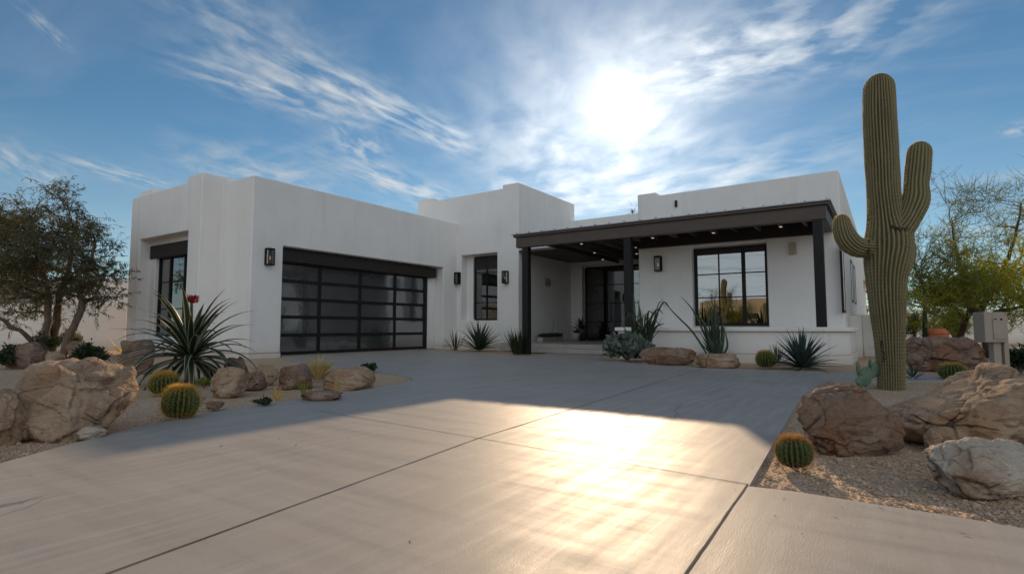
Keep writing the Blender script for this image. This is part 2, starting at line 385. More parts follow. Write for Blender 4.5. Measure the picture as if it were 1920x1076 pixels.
def dot(a, vec): return N(nt, 'ShaderNodeVectorMath', {0: a, 1: vec}, operation='DOT_PRODUCT').outputs['Value']
def uvp(x, y): d = ray(x, y); return Vector((d.x/d.z, d.y/d.z))
def streak(A, B, hw, strength, seed, ks=1.6, kt=2.2, thr=(.41, .76)):
    a, b_ = uvp(*A), uvp(*B); mid = ((A[0]+B[0])/2, (A[1]+B[1])/2)
    dx, dy = B[0]-A[0], B[1]-A[1]; l = math.hypot(dx, dy)
    c_ = (a+b_)/2; cpt = uvp(mid[0]-dy/l*hw, mid[1]+dx/l*hw); o_ = uvp(*mid)
    e1 = (b_-a)/2; e2 = cpt-o_
    det = e1.x*e2.y-e1.y*e2.x
    r1 = Vector((e2.y/det, -e2.x/det)); r2 = Vector((-e1.y/det, e1.x/det))
    s_ = dot(P3, (r1.x, r1.y, -r1.dot(c_))); t_ = dot(P3, (r2.x, r2.y, -r2.dot(c_)))
    asp = l/2/hw
    nv = N(nt, 'ShaderNodeCombineXYZ', {0: math_(nt, 'MULTIPLY', s_, ks), 1: math_(nt, 'MULTIPLY', t_, kt), 2: seed}).outputs[0]
    n = N(nt, 'ShaderNodeTexNoise', {'Vector': nv, 'Scale': 1., 'Detail': 6., 'Roughness': .50, 'Distortion': .25}).outputs['Fac']
    m_ = math_(nt, 'EXPONENT', math_(nt, 'MULTIPLY', math_(nt, 'ADD', math_(nt, 'POWER', math_(nt, 'ABSOLUTE', s_), 3.), math_(nt, 'MULTIPLY', math_(nt, 'MULTIPLY', t_, t_), 1.3)), -1.))
    return math_(nt, 'MULTIPLY', math_(nt, 'MULTIPLY', mr(n, thr[0], thr[1]), m_), strength)
ST = [((300, -20), (600, 150), 70, .5, 1), ((400, 90), (720, 230), 60, .75, 2), ((520, 110), (880, 280), 32, 1.1, 3), ((330, 120), (640, 215), 26, .8, 4),
      ((620, 300), (860, 390), 26, 1.0, 5), ((120, 300), (340, 360), 14, 1.0, 6), ((920, 360), (1330, 250), 95, .85, 7), ((1180, 160), (1780, 0), 75, .85, 8),
      ((1230, 130), (1640, 90), 60, .45, 9), ((1000, 390), (1620, 290), 45, .8, 10), ((1880, 250), (1990, 230), 14, .9, 12),
      ((-40, 270), (120, 350), 30, .7, 13), ((330, 300), (620, 350), 40, .8, 14), ((620, 250), (720, 300), 28, .9, 15), ((1000, 250), (1330, 170), 130, .3, 16), ((40, 10), (130, 90), 12, .5, 17)]
tot = None
for A, B, hw, s_, sd_ in ST:
    x = streak(A, B, hw, s_, sd_*7.3, 1.5+abs(B[0]-A[0])/300, 1.7+hw/60)
    tot = x if tot is None else math_(nt, 'ADD', tot, x)
# thin general veil and horizon cloud
nv = N(nt, 'ShaderNodeMapping', {'Vector': P3, 'Scale': (.8, 2.2, 1), 'Rotation': (0, 0, R(-50))}).outputs[0]
gen = N(nt, 'ShaderNodeTexNoise', {'Vector': nv, 'Scale': .7, 'Detail': 10., 'Roughness': .6, 'Distortion': .6}).outputs['Fac']
tot = math_(nt, 'ADD', tot, mr(gen, .52, .80, 0, .15))
hzn = mr(sep.outputs[2], .0, .30, .55, 0.)
tot = math_(nt, 'ADD', tot, math_(nt, 'MULTIPLY', hzn, mr(gen, .3, .7, .5, 1.)))
back = mr(dot(dirn, tuple(-fh)), -.05, .55)          # unseen cloud bank added behind the camera as fill for the shaded walls
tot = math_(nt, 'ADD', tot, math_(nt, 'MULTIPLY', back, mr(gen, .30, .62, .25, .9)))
tot = math_(nt, 'MINIMUM', tot, .93)
cs = dot(dirn, tuple(sd)); oc = math_(nt, 'SUBTRACT', 1., cs)
def ex(k): return math_(nt, 'EXPONENT', math_(nt, 'DIVIDE', oc, -k))
skyb = N(nt, 'ShaderNodeBackground', {'Color': mixrgb(nt, 1., sky.outputs[0], (.72, .96, .98), 'MULTIPLY'), 'Strength': .058})
cb = math_(nt, 'ADD', math_(nt, 'ADD', .43, math_(nt, 'MULTIPLY', back, .36)), math_(nt, 'MULTIPLY', ex(.05), .4))  # clouds get extra brightness in the added bank behind the camera
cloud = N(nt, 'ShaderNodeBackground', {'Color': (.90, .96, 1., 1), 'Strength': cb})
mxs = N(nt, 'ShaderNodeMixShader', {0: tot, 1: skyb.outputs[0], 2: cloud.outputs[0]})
gs = math_(nt, 'ADD', math_(nt, 'ADD', math_(nt, 'MULTIPLY', ex(.00013), 10.), math_(nt, 'MULTIPLY', ex(.0007), .5)), math_(nt, 'ADD', math_(nt, 'MULTIPLY', ex(.004), .30), math_(nt, 'MULTIPLY', ex(.022), .24)))
glow = N(nt, 'ShaderNodeBackground', {'Color': (1., .93, .82, 1), 'Strength': gs})
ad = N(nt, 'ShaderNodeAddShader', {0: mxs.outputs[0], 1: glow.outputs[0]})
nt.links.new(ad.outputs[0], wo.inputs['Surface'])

# ------------------------------------------------------------------ ground
def flat(name, poly, z, m, th=0., label=None):
    mb = MB()
    if th: mb.prism(poly, z-th, z)
    else: mb.v = [(p[0], p[1], z) for p in poly]; mb.f = [list(range(len(poly)))]
    o = mb.build(name, m); tag(o, kind='structure'); return o
gm = MB()      # gravel ground: fine gentle grid near, one sheet to the horizon
def gz(x, y):
    d = math.hypot(x, y)
    return -.03+.018*noise.noise(Vector((x*.7, y*.7, 3)))+.006*noise.noise(Vector((x*4, y*4, 1)))
xs = [-1500, -500, -150, -60]+[-40+i*.5 for i in range(46)]+[-17+i*.12 for i in range(184)]+[5.1+i*.7 for i in range(40)]+[60, 150, 500, 1500]
ys = [-1500, -500, -150, -50, -20, -8, -3]+[-1+i*.12 for i in range(140)]+[15.9+i*.7 for i in range(50)]+[80, 200, 600, 1500]
nx = len(xs)
for y in ys:
    for x in xs: gm.v.append((x, y, gz(x, y)))
for j in range(len(ys)-1):
    for i in range(nx-1): gm.f.append([j*nx+i, j*nx+i+1, (j+1)*nx+i+1, (j+1)*nx+i])
tag(gm.build('ground', GRAV, smooth=True), kind='structure')
def gp(*pts): return [(G(*p).x, G(*p).y) for p in pts]
lf = gp((0, 868), (120, 835), (250, 802), (380, 776), (500, 756), (600, 743), (700, 727), (755, 717), (775, 711), (768, 706), (730, 700), (681, 695), (620, 688), (566, 680), (532, 673))
drive = [(-3.6, -12), (-3.9, -2)]+lf+[(-13.3, 8.9), (-13.3, 15.1)]+gp((836, 658), (870, 660), (940, 665), (1000, 667))+[(-8.3, 14.25), (-6.6, 14.25)]+gp((1130, 672), (1200, 682), (1310, 689), (1400, 692), (1480, 695), (1560, 698), (1700, 701), (1872, 704))
drive += gp((1872, 714), (1700, 713), (1560, 713), (1535, 720), (1512, 735), (1495, 755), (1480, 780), (1465, 806), (1445, 840), (1425, 875), (1404, 911))+gp((1500, 922), (1650, 946), (1800, 969), (1920, 990), (2100, 1018))+[(3.0, 2.6), (9, 1.0), (9, -12)]
DR = drive
def inside(x, y, poly):
    c_ = False; n = len(poly); j = n-1
    for i in range(n):
        xi, yi = poly[i]; xj, yj = poly[j]
        if (yi > y) != (yj > y) and x < (xj-xi)*(y-yi)/(yj-yi)+xi: c_ = not c_
        j = i
    return c_
flat('driveway', drive, 0, CONC, .12)
flat('street', [(-200, -40), (200, -40), (200, -12.1), (-200, -12.1)], .0, ASPH, .1)
def joint(a, b_, wd, wob=.002):
    mb = MB(); n = 30; a = Vector(a); b_ = Vector(b_); d = b_-a; s_ = Vector((-d.y, d.x)).normalized()
    for k in range(n+1):
        p = a+d*k/n; q = wob*noise.noise(Vector((p.x*3, p.y*3, 0)))
        for sg in (-1, 1):
            r = p+s_*(q+sg*wd*(.4+.3*noise.noise(Vector((p.x*9, p.y*9, sg)))+.1)); mb.v.append((r.x, r.y, .003))
    for k in range(n): mb.f.append([2*k, 2*k+1, 2*k+3, 2*k+2])
    tag(mb.build('driveway_joint', JOINT), kind='structure')
j1, j2, j3 = G(598, 770), G(893, 823), G(1402, 908)
joint(j1.xy, j3.xy, .006); joint(j2.xy, G(200, 1076).xy+(G(200, 1076).xy-j2.xy)*.6, .0075)
joint(j3.xy, G(1285, 1076).xy+(G(1285, 1076).xy-j3.xy)*.8, .008); joint(j2.xy, G(1318, 690).xy, .008)

# ------------------------------------------------------------------ the house
house = thing('house', (-9.5, 17, 0), 'low white stucco desert house with flat stepped parapets, garage wing and bronze porch', 'house')
def hp(mb, name, mat=STUCCO, **k): return mb.build(name, mat, house, **k)
ux, uy = Vector((1, 0, 0)), Vector((0, 1, 0))
Z0 = -.3
# garage wing
wg = hp(MB().prism([(-18.6, 7.3), (-14.57, 7.3), (-14.57, 7.86), (-13.16, 7.86), (-13.16, 16.4), (-18.6, 16.4)], .10, 4.6), 'garage_wall', bevel=.035, bseg=3)
bool_cut(wg, [(-13.62, -12.9, 8.75, 15.17, 0.0, 2.9), (-17.97, -15.2, 7.1, 7.62, .42, 3.3), (-17.68, -15.26, 7.5, 8.9, .5, 2.86)])
hp(MB().prism([(-18.57, 7.33), (-14.6, 7.33), (-14.6, 7.89), (-13.19, 7.89), (-13.19, 8.78), (-13.64, 8.78), (-13.64, 15.14), (-13.19, 15.14), (-13.19, 16.3), (-18.57, 16.3)], Z0, .098), 'foundation', bevel=.01)
hp(MB().box(-15.35, -14.573, 7.303, 8.3, 4.3, 4.78), 'parapet_step', bevel=.05, bseg=3)
hp(MB().box(-18.45, -17.55, 7.42, 8.2, 4.3, 4.80), 'parapet_step', bevel=.06, bseg=3)
# middle block
wm = hp(MB().prism([(-15.2, Z0), (-10.45, Z0), (-10.45, 5.79), (-11.12, 5.79), (-11.12, 5.66), (-14.35, 5.63), (-14.45, 5.76), (-15.2, 5.76)], 15.95, 20.15, 'y'), 'middle_wall', bevel=.035, bseg=3)
bool_cut(wm, [(-12.98, -11.35, 15.7, 16.32, 1.0, 3.40), (-12.7, -11.42, 16.2, 17.4, 1.06, 3.34), (-10.62, -10.3, 17.78, 18.22, 2.28, 2.56)])
# entry wall
we = hp(MB().box(-10.9, -5.2, 19.82, 24, Z0, 5.04), 'entry_wall', bevel=.03)
bool_cut(we, [(-9.98, -6.9, 19.5, 20.05, .2, 3.2), (-9.9, -6.95, 19.9, 21.6, .22, 3.15)])
# right wing
WY = 15.3
ww = hp(MB().prism([(-5.88, Z0), (-.82, Z0), (-.82, 4.53), (-5.33, 4.50), (-5.33, 4.60), (-5.88, 4.60)], WY, 30, 'y'), 'wing_wall', bevel=.035, bseg=3)
bool_cut(ww, [(-4.36, -2.47, WY-.2, WY+.22, .74, 2.93), (-4.3, -2.52, WY+.1, WY+2.0, .80, 2.87)])
wx = -.82
ya, yb_ = PX(1592, 560, wx).y, PX(1599, 560, wx).y
# small extension beyond the wing
e0 = PX(1609, 500, wx).y
hp(MB().box(-1.6, .6, 30.2, 36, 2.9, 4.3), 'rear_canopy', bevel=.03)
hp(MB().box(-1.6, -.9, 30.0, 36, Z0, 3.4), 'rear_wall', bevel=.03)

def window(name, P, u, n, wd, z0, z1, vs, hs, fr=.06, mt=.028, glassm=GLASS, thick=.07, blind=0., parent=house, drapes=True):
    """P lower corner (Vector), u along the wall, n pointing OUT"""
    f_ = MB(); P = Vector((P[0], P[1], 0)); n = Vector(n); u = Vector(u)
    f_.obox(P, u, fr, -n, thick, z0, z1); f_.obox(P+u*(wd-fr), u, fr, -n, thick, z0, z1)
    f_.obox(P+u*fr, u, wd-2*fr, -n, thick, z0, z0+fr); f_.obox(P+u*fr, u, wd-2*fr, -n, thick, z1-fr, z1)
    for q, t in vs: f_.obox(P+u*(wd*q-t/2), u, t, -n, thick-.006, z0+fr, z1-fr)
    for q in hs: f_.obox(P+u*fr-n*.012, u, wd-2*fr, -n, thick-.03, z0+(z1-z0)*q-mt/2, z0+(z1-z0)*q+mt/2)
    w_ = f_.build(name, STEEL, parent, bevel=.004, bseg=1)
    g_ = MB().obox(P+u*fr*.5-n*(thick*.55), u, wd-fr, -n, .008, z0+fr*.5, z1-fr*.5)
    g_.build('pane', glassm, w_)
    if blind: MB().obox(P+u*fr-n*.004, u, wd-2*fr, -n, .03, z1-blind, z1-fr).build('blind', WOOD, w_)
    return w_
# garage door
gx = -13.58; gy0, gy1, gz0, gz1 = 8.76, 14.78, .01, 2.52
mb = MB(); t = .10
mb.box(gx-.06, gx, gy0, gy0+t, gz0, gz1); mb.box(gx-.06, gx, gy1-t*1.6, gy1, gz0, gz1)
cols = [gy0+(gy1-gy0-.06)*k/4 for k in range(5)]
for k in (1, 2, 3): mb.box(gx-.058, gx-.002, cols[k]-t/2, cols[k]+t/2, gz0, gz1)
rows = [gz0+.04+(gz1-gz0-.04)*k/5 for k in range(6)]
for k in range(6):
    a = rows[k]-(.045 if k else .05); b_ = rows[k]+(.045 if k < 5 else 0)
    mb.box(gx-.064, gx+.004, gy0, gy1, a+(.01 if not k else 0), b_)
gd = mb.build('garage_door', STEEL, house, bevel=.004, bseg=1)
for i in range(4):
    for j in range(5):
        pm = MB().box(gx-.04, gx-.03, cols[i]+.03, cols[i+1]-.03, rows[j]+.03, rows[j+1]-.03); ty, tz = rnd.uniform(-.009, .009), rnd.uniform(-.009, .009)
        yc, zc_ = (cols[i]+cols[i+1])/2, (rows[j]+rows[j+1])/2      # every pane sits a hair out of true
        pm.v = [(a_[0]+(a_[1]-yc)*ty+(a_[2]-zc_)*tz, a_[1], a_[2]) for a_ in pm.v]; pm.build('pane', FROST, gd)
hp(MB().box(gx-.08, gx+.22, 8.66, 15.02, 2.53, 2.86), 'garage_lintel', WOOD, bevel=.008)
hp(MB().box(gx-.05, gx+.04, 14.79, 15.16, .0, 2.52), 'garage_jamb', STUCCO, bevel=.01)
# windows
lw = window('window', (-17.68, 7.72, 0), ux, -uy, 2.42, .5, 2.86, [(.28, .07), (.62, .07)], [.33, .66], blind=0, glassm=GLASS)
hp(MB().box(-17.96, -15.21, 7.58, 7.75, 2.76, 3.14), 'window_lintel', WOOD, bevel=.008)
mw = window('window', (-12.62, 16.28, 0), ux, -uy, 1.22, 1.02, 3.36, [(.46, .035)], [.27, .74], fr=.05, blind=.48, glassm=GLASS_D)
bigw = window('window', (-4.34, WY+.16, 0), ux, -uy, 1.86, .80, 2.90, [(.345, .025), (.68, .09)], [.36, .66], fr=.07, blind=.18, glassm=GLASS)
dz0, dz1 = .26, 3.12
door = window('entry_door', (-9.93, 19.98, 0), ux, -uy, 2.95, dz0, dz1, [(.29, .10), (.30, .14), (.66, .16)], [.25, .5, .75], fr=.07, glassm=GLASS_D)
MB().tube([(-8.88, 19.94, 1.0), (-8.88, 19.90, 1.03), (-8.88, 19.90, 1.75), (-8.88, 19.94, 1.78)], .015, 6).build('handle', SHEET, door)
for (y0_, y1_, z0_, z1_) in ((PX(1583, 600, wx).y, PX(1586.5, 600, wx).y, 1.1, 2.7), (PX(1597, 560, wx).y, PX(1600.5, 560, wx).y, 1.5, 2.75), (PX(1602.5, 560, wx).y, PX(1605, 560, wx).y, 1.5, 2.75)):
    window('window', (wx+.012, y0_, 0), uy, ux, y1_-y0_, z0_, z1_, [], [.5], thick=.05)
# interiors seen through the panes: dark linings, curtains, furniture
def lining(x0, x1, y0, y1, z0, z1):
    mb = MB(); mb.v = [(x0, y0, z0), (x1, y0, z0), (x1, y1, z0), (x0, y1, z0), (x0, y0, z1), (x1, y0, z1), (x1, y1, z1), (x0, y1, z1)]
    mb.f = [[0, 1, 2, 3], [4, 7, 6, 5], [0, 3, 7, 4], [1, 5, 6, 2], [3, 2, 6, 7]]
    return hp(mb, 'room_lining', INNER)
lining(-4.29, -2.53, WY+.25, WY+1.98, .81, 2.86); lining(-9.88, -6.97, 20.1, 21.58, .23, 3.14)
lining(-12.69, -11.43, 16.4, 17.38, 1.07, 3.33); lining(-17.66, -15.28, 7.9, 8.88, .51, 2.85)
def curtain(x0, x1, y, z0, z1):
    mb = MB(); n = 60
    for k in range(n+1):
        x = x0+(x1-x0)*k/n; yy = y+.04*math.sin(k*.9)
        mb.v += [(x, yy, z0), (x, yy, z1)]
    for k in range(n): mb.f.append([2*k, 2*k+2, 2*k+3, 2*k+1])
    return hp(mb, 'curtain', CURTAIN, smooth=True)
curtain(-17.6, -17.1, 8.1, .55, 2.8); curtain(-9.75, -9.35, 20.3, .25, 3.05); curtain(-12.6, -12.3, 16.6, 1.1, 3.3)

# porch
PYF = 13.3
hp(MB().box(-8.80, -.97, PYF, PYF+.20, 3.04, 3.33), 'porch_beam', BROWNSTEEL, bevel=.006)
hp(MB().box(-1.17, -.974, PYF+.21, WY-.004, 3.04, 3.33), 'porch_beam', BROWNSTEEL, bevel=.006)
hp(MB().box(-5.87, -1.18, WY-.17, WY-.003, 3.0, 3.32), 'porch_ledger', WOOD, bevel=.006)
rf = hp(MB().prism([(-8.86, PYF-.06), (-.91, PYF-.06), (-.91, WY-.006), (-5.89, WY-.006), (-5.89, 19.81), (-10.44, 19.81), (-10.44, 15.97), (-8.86, 15.97)], 3.335, 3.40), 'porch_roof', BROWNSTEEL, bevel=.006)
mb = MB().prism([(-8.90, PYF-.10), (-.87, PYF-.10), (-.87, WY-.007), (-5.895, WY-.007), (-5.895, 19.805), (-10.43, 19.805), (-10.43, 15.98), (-8.90, 15.98)], 3.403, 3.425)
for k in range(20): mb.box(-8.75+k*.41, -8.72+k*.41, PYF-.09, PYF+1.9, 3.4255, 3.455)
mb.build('roof_sheet', SHEET, rf)
for k in range(15):
    x = -8.45+k*.53
    if x < -1.2: hp(MB().box(x, x+.07, PYF+.205, WY-.175 if x > -5.9 else 19.8, 3.20, 3.333), 'rafter', RAFT if k % 2 else BROWNSTEEL)
for px_ in ((-8.60, 0.), (-5.515, 0.), (-1.235, .76)):
    hp(MB().box(px_[0], px_[0]+.19, PYF+.01, PYF+.2, px_[1], 3.038), 'porch_post', STEEL, bevel=.006)
for x, y in [(-8.415+k*.53, yy) for k, yy in ((1, 16.6), (3, 17.6), (0, 18.4), (2, 14.6), (4, 16.2), (4, 14.2), (6, 14.7), (8, 14.0), (9, 14.8), (11, 14.2), (12, 14.8), (13, 14.0))]:
    mb = MB().tube([(x, y, 3.199), (x, y, 3.188)], .038, 14)
    hp(mb, 'downlight', PUCK)
# patio ledge with a chamfered corner
body = [(-5.7, PYF+.02), (-1.08, PYF+.02), (-.66, PYF+.62), (-.66, WY+1.4), (-.80, WY+1.4), (-.80, WY+.1), (-5.7, WY+.1)]
hp(MB().prism(body, .16, .66), 'patio_wall', bevel=.02)
hp(MB().prism([(-5.66, PYF-.0), (-1.09, PYF-.0), (-.63, PYF+.62), (-.63, WY+1.3), (-.78, WY+1.3), (-.78, WY+.2), (-5.66, WY+.2)], Z0, .157), 'foundation', bevel=.01)
hp(MB().prism([(-5.76, PYF-.05), (-1.05, PYF-.05), (-.58, PYF+.60), (-.58, WY+1.5), (-.81, WY+1.5), (-.81, WY-.002), (-5.76, WY-.002)], .663, .758), 'patio_coping', bevel=.02, bseg=3)
hp(MB().box(-10.44, -5.73, 14.85, 19.81, .03, .25), 'entry_platform', CONC, bevel=.01)
hp(MB().box(-9.6, -5.75, 14.3, 14.848, .0, .13), 'entry_step', CONC, bevel=.01)
hp(MB().box(PY(1266, 380, WY).x, PY(1270, 380, WY).x, WY-.05, WY+.05, 4.10, 4.28), 'scupper', STEEL)
q0, q1 = PY(1480, 480, WY), PY(1493, 455, WY)
hp(MB().box(q0.x, q1.x, WY-.09, WY-.001, 2.55, 2.85), 'vent_cover', GREYBOX, bevel=.01)
hp(MB().box(-10.47, -10.44, 17.82, 18.18, 2.32, 2.52), 'wall_vent', GREYBOX, bevel=.01)
hp(MB().box(-15.2, -14.9, 7.285, 7.298, .55, .68), 'outlet_cover', GREYBOX)

# lanterns
def lantern(P, n, label, s_=.88):
    P = Vector(P); n = Vector(n); u = Vector((-n.y, n.x, 0))
    o = thing('wall_lantern', P, label, 'wall lamp', 'black box lanterns on the house walls')
    w_, h_, d_ = .21*s_, .50*s_, .17*s_
    mb = MB().obox(P-u*w_/2, u, w_, n, .025, P.z-h_/2, P.z+h_/2); mb.build('backplate', STEEL, o, bevel=.004)
    mb = MB(); q = P+n*.03
    mb.obox(q-u*w_/2, u, w_, n, d_, P.z+h_/2-.05, P.z+h_/2); mb.obox(q-u*w_/2, u, w_, n, d_, P.z-h_/2, P.z-h_/2+.03)
    for a in (-w_/2, w_/2-.018):
        for b_ in (0, d_-.018): mb.obox(q+u*a+n*b_, u, .018, n, .018, P.z-h_/2+.03, P.z+h_/2-.05)
    mb.build('cage', STEEL, o)
    mb = MB().obox(q-u*(w_/2-.02)+n*.01, u, w_-.04, n, d_-.02, P.z-h_/2+.035, P.z+h_/2-.055); mb.build('shade_glass', LAMPGLASS, o)
    c_ = q+n*d_/2
    MB().tube([c_+Vector((0, 0, -h_/2+.03)), c_+Vector((0, 0, -.08))], .018, 8).build('candle', STONEPOT, o)
    MB().tube([c_+Vector((0, 0, -.08)), c_+Vector((0, 0, -.05)), c_+Vector((0, 0, -.01)), c_+Vector((0, 0, .03))], [.01, .02, .017, .003], 8).build('bulb', BULB, o, smooth=True)
p = PX(502, 482, -13.16); lantern((-13.16, p.y, p.z), ux, 'black box lantern on the garage wall left of the garage door')
p = PX(854, 522, -13.16); lantern((-13.16, p.y, p.z), ux, 'black box lantern right of the garage door, by the inner corner')
p = PY(950, 520, 15.95); lantern((p.x, 15.95, p.z), -uy, 'black box lantern on the wall between tall window and porch post')
p = PY(1236, 495, WY); lantern((p.x, WY, p.z), -uy, 'black box lantern under the porch roof, left of the wide window', .86)

# ------------------------------------------------------------------ boulders
def rock(name, label, xc, base, wpx, top, dr=.8, seed=1, mat=ROCK, sub=5, sink=.0, rough=1., group=None, facets=14, lean=0., cuts=(), pw=14.):
    g0 = G(xc, base); D0 = DEP(g0); Dc = D0+dr*.5*wpx/F*D0*.9
    wd = wpx/F*Dc; tp = PD(xc, top, Dc); hgt = tp.z+.02
    rr = random.Random(seed); cen = PD(xc, base, Dc); cen = Vector((cen.x, cen.y, 0))
    planes = []
    for k in range(facets):
        n = Vector((rr.gauss(0, 1), rr.gauss(0, 1), rr.gauss(0, .8))).normalized(); planes.append((n, rr.uniform(.68, .98)))
    planes.append((Vector((rr.uniform(-.2, .2), rr.uniform(-.2, .2), 1)).normalized(), .75))
    planes += [(Vector(c_[:3]).normalized(), c_[3]) for c_ in cuts]
    bm = bmesh.new(); bmesh.ops.create_icosphere(bm, subdivisions=sub, radius=1)
    off = Vector((seed*3.1, seed*1.7, seed)); pts = []
    for vv in bm.verts:
        d = vv.co.normalized(); r = 1.05
        acc = 0.
        for n, h_ in planes:
            q = d.dot(n)
            if q > .05: acc += (h_/q)**-pw
        acc += 1.02**-pw; r = acc**(-1/pw)
        p = d*r
        n1_ = noise.fractal(p*1.3+off, .9, 2., 4)*.10
        rdg = 1-abs(noise.noise(p*2.3+off*2)); n2_ = -(max(0, rdg-.86)/.14)**2*.05
        n3_ = noise.fractal(Vector((p.x*4, p.y*4, p.z*8))+off, .8, 2., 5)*.030
        st = noise.noise(Vector((p.x*.7, p.y*.7, p.z*5))+off)*.022
        q_ = p*1.5+off+noise.noise_vector(p*2+off)*.25
        ds, cp = noise.voronoi(q_); rn = noise.cell_vector(cp[0]*7.31)-Vector((.5, .5, .5))
        fc = (q_-cp[0]).dot(rn)*.30+(noise.cell(cp[0]*3.7)-.5)*.07
        gap = min(1, (ds[1]-ds[0])/.07); n4_ = fc-.05*(1-gap)**2
        q5 = p*5+off; d5, c5 = noise.voronoi(q5); n5_ = (q5-c5[0]).dot(noise.cell_vector(c5[0]*5.3)-Vector((.5, .5, .5)))*.022
        vv.co = p*(1+(n1_*.7+n2_+n3_*.8+st+n4_+n5_)*rough); pts.append(vv.co)
    zc = -.45
    X = [abs(c_.x) for c_ in pts if c_.z > zc]; Zm = max(c_.z for c_ in pts); xm = max(X); ym = max(abs(c_.y) for c_ in pts)
    for vv in bm.verts:
        c_ = vv.co; z = (c_.z-zc)/(Zm-zc)*hgt; x = c_.x/xm*wd/2+lean*z; y = c_.y/ym*wd/2*dr
        if z < 0: z *= .5
        q = rt*x+fh*y; vv.co = (q.x, q.y, z-sink)
    me = bpy.data.meshes.new(name); bm.to_mesh(me); bm.free(); me.materials.append(mat)
    me.polygons.foreach_set('use_smooth', [True]*len(me.polygons))
    o = bpy.data.objects.new(name, me); col.objects.link(o); o.location = cen
    tag(o, label, 'boulder' if wpx > 60 else 'rock', group); return o
GB = 'boulders set in the gravel beds'
rock('boulder', 'big sunlit tan boulder in the left bed, largest on the left', 122, 828, 238, 676, .85, 8, ROCK, 6, group=GB, facets=13, rough=.95, pw=26., cuts=[(.62, -.2, .8, .58), (-.5, -.6, .8, .72), (.2, -.9, .35, .6), (.9, -.5, -.1, .8), (-.05, -.1, 1, .62)])
rock('boulder', 'boulder cut off by the left picture edge, below the biggest tan one', -12, 836, 112, 735, .9, 5, ROCK, 6, group=GB)
rock('rock', 'flat pale stone at the foot of the big left boulder', 169, 823, 52, 804, .8, 7, ROCK_P, 4, group='small stones on the left gravel')
rock('boulder', 'pointed dome boulder right of the variegated yucca', 428, 741, 68, 690, .8, 11, ROCK, 5, group=GB)
rock('rock', 'small dark rock behind the pointed dome boulder', 440, 712, 44, 671, .8, 12, ROCK_R, 5, group=GB)
rock('rock', 'low rounded red rock between pointed boulder and grey-topped rock', 476, 730, 46, 699, .8, 13, ROCK_R, 5, group=GB)
rock('rock', 'grey-topped rounded rock behind the low red one', 500, 720, 46, 685, .8, 14, ROCK, 5, group=GB)
rock('boulder', 'striped brown boulder left of the dry grass tuft', 556, 728, 72, 684, .8, 15, ROCK_R, 5, group=GB)
rock('boulder', 'long flat-topped boulder at the tip of the left bed', 652, 729, 98, 690, .6, 16, ROCK, 5, group=GB, rough=.7)
rock('boulder', 'low mound-like rock beside the driveway under the dry grass', 602, 752, 84, 735, .7, 17, ROCK_R, 5, group=GB)
rock('rock', 'small dark stone half buried right of the front barrel cactus', 402, 766, 36, 755, .8, 18, ROCK_R, 4, group='small stones on the left gravel')
rock('rock', 'tiny flat stone between front barrel cactus and dark stone', 372, 752, 26, 746, .8, 19, ROCK, 3, group='small stones on the left gravel')
rock('boulder', 'brown boulder behind the big left one, below the dead branch', 50, 690, 60, 642, .8, 21, ROCK_R, 5, group=GB)
rock('rock', 'rounded rock at the foot of the leaning left trunk', 102, 680, 36, 660, .8, 22, ROCK, 4, group=GB)
rock('boulder', 'reddish boulder behind the dark shrub by the garden wall', 150, 672, 46, 640, .8, 23, ROCK_R, 4, group=GB)
rock('boulder', 'shaded boulder behind the left leaves of the yucca', 252, 700, 66, 638, .8, 24, ROCK_R, 5, group=GB)
rock('boulder', 'rust brown boulder in front of the patio wall', 1250, 684, 112, 652, .6, 31, ROCK_R, 5, group=GB, rough=.6)
rock('boulder', 'flat grey brown boulder below the tall succulent', 1345, 688, 90, 663, .6, 32, ROCK, 5, group=GB, rough=.7)
rock('boulder', 'wide brown boulder behind the far right barrel cactus', 1780, 695, 176, 632, .5, 33, ROCK_R, 6, group=GB)
rock('boulder', 'grey brown boulder in front of the saguaro, left of the largest one', 1590, 852, 200, 727, .6, 34, ROCK_R, 6, group=GB, rough=1.0, pw=24., cuts=[(-.5, -.6, .6, .68), (.5, -.8, .3, .7)])
rock('boulder', 'largest boulder on the right, running out of the picture', 1830, 848, 296, 688, .7, 37, ROCK, 6, group=GB, rough=1.1, pw=22., cuts=[(-.5, -.1, .86, .42), (-.2, -1, .2, .7), (-.9, -.3, .3, .8)])
rock('boulder', 'whitish blotched boulder at the front right', 1850, 932, 226, 826, .55, 40, ROCK_P, 6, group=GB, rough=.8, pw=22., cuts=[(.3, -.4, .8, .62), (-.8, -.3, .6, .75)])
rock('rock', 'small stone wedged between the grey brown and whitish boulders', 1752, 842, 34, 808, .8, 41, ROCK, 4, group='small stones on the right gravel')
rock('rock', 'thin slab on the back of the grey brown boulder', 1548, 745, 34, 735, .8, 42, ROCK_P, 4, group='small stones on the right gravel')
for i in range(16):      # litter stones in both beds
    x, y = rnd.choice([(rnd.uniform(200, 640), rnd.uniform(735, 790)), (rnd.uniform(1440, 1720), rnd.uniform(860, 935))])
    g_ = G(x, y)
    if inside(g_.x, g_.y, DR): continue
    pass

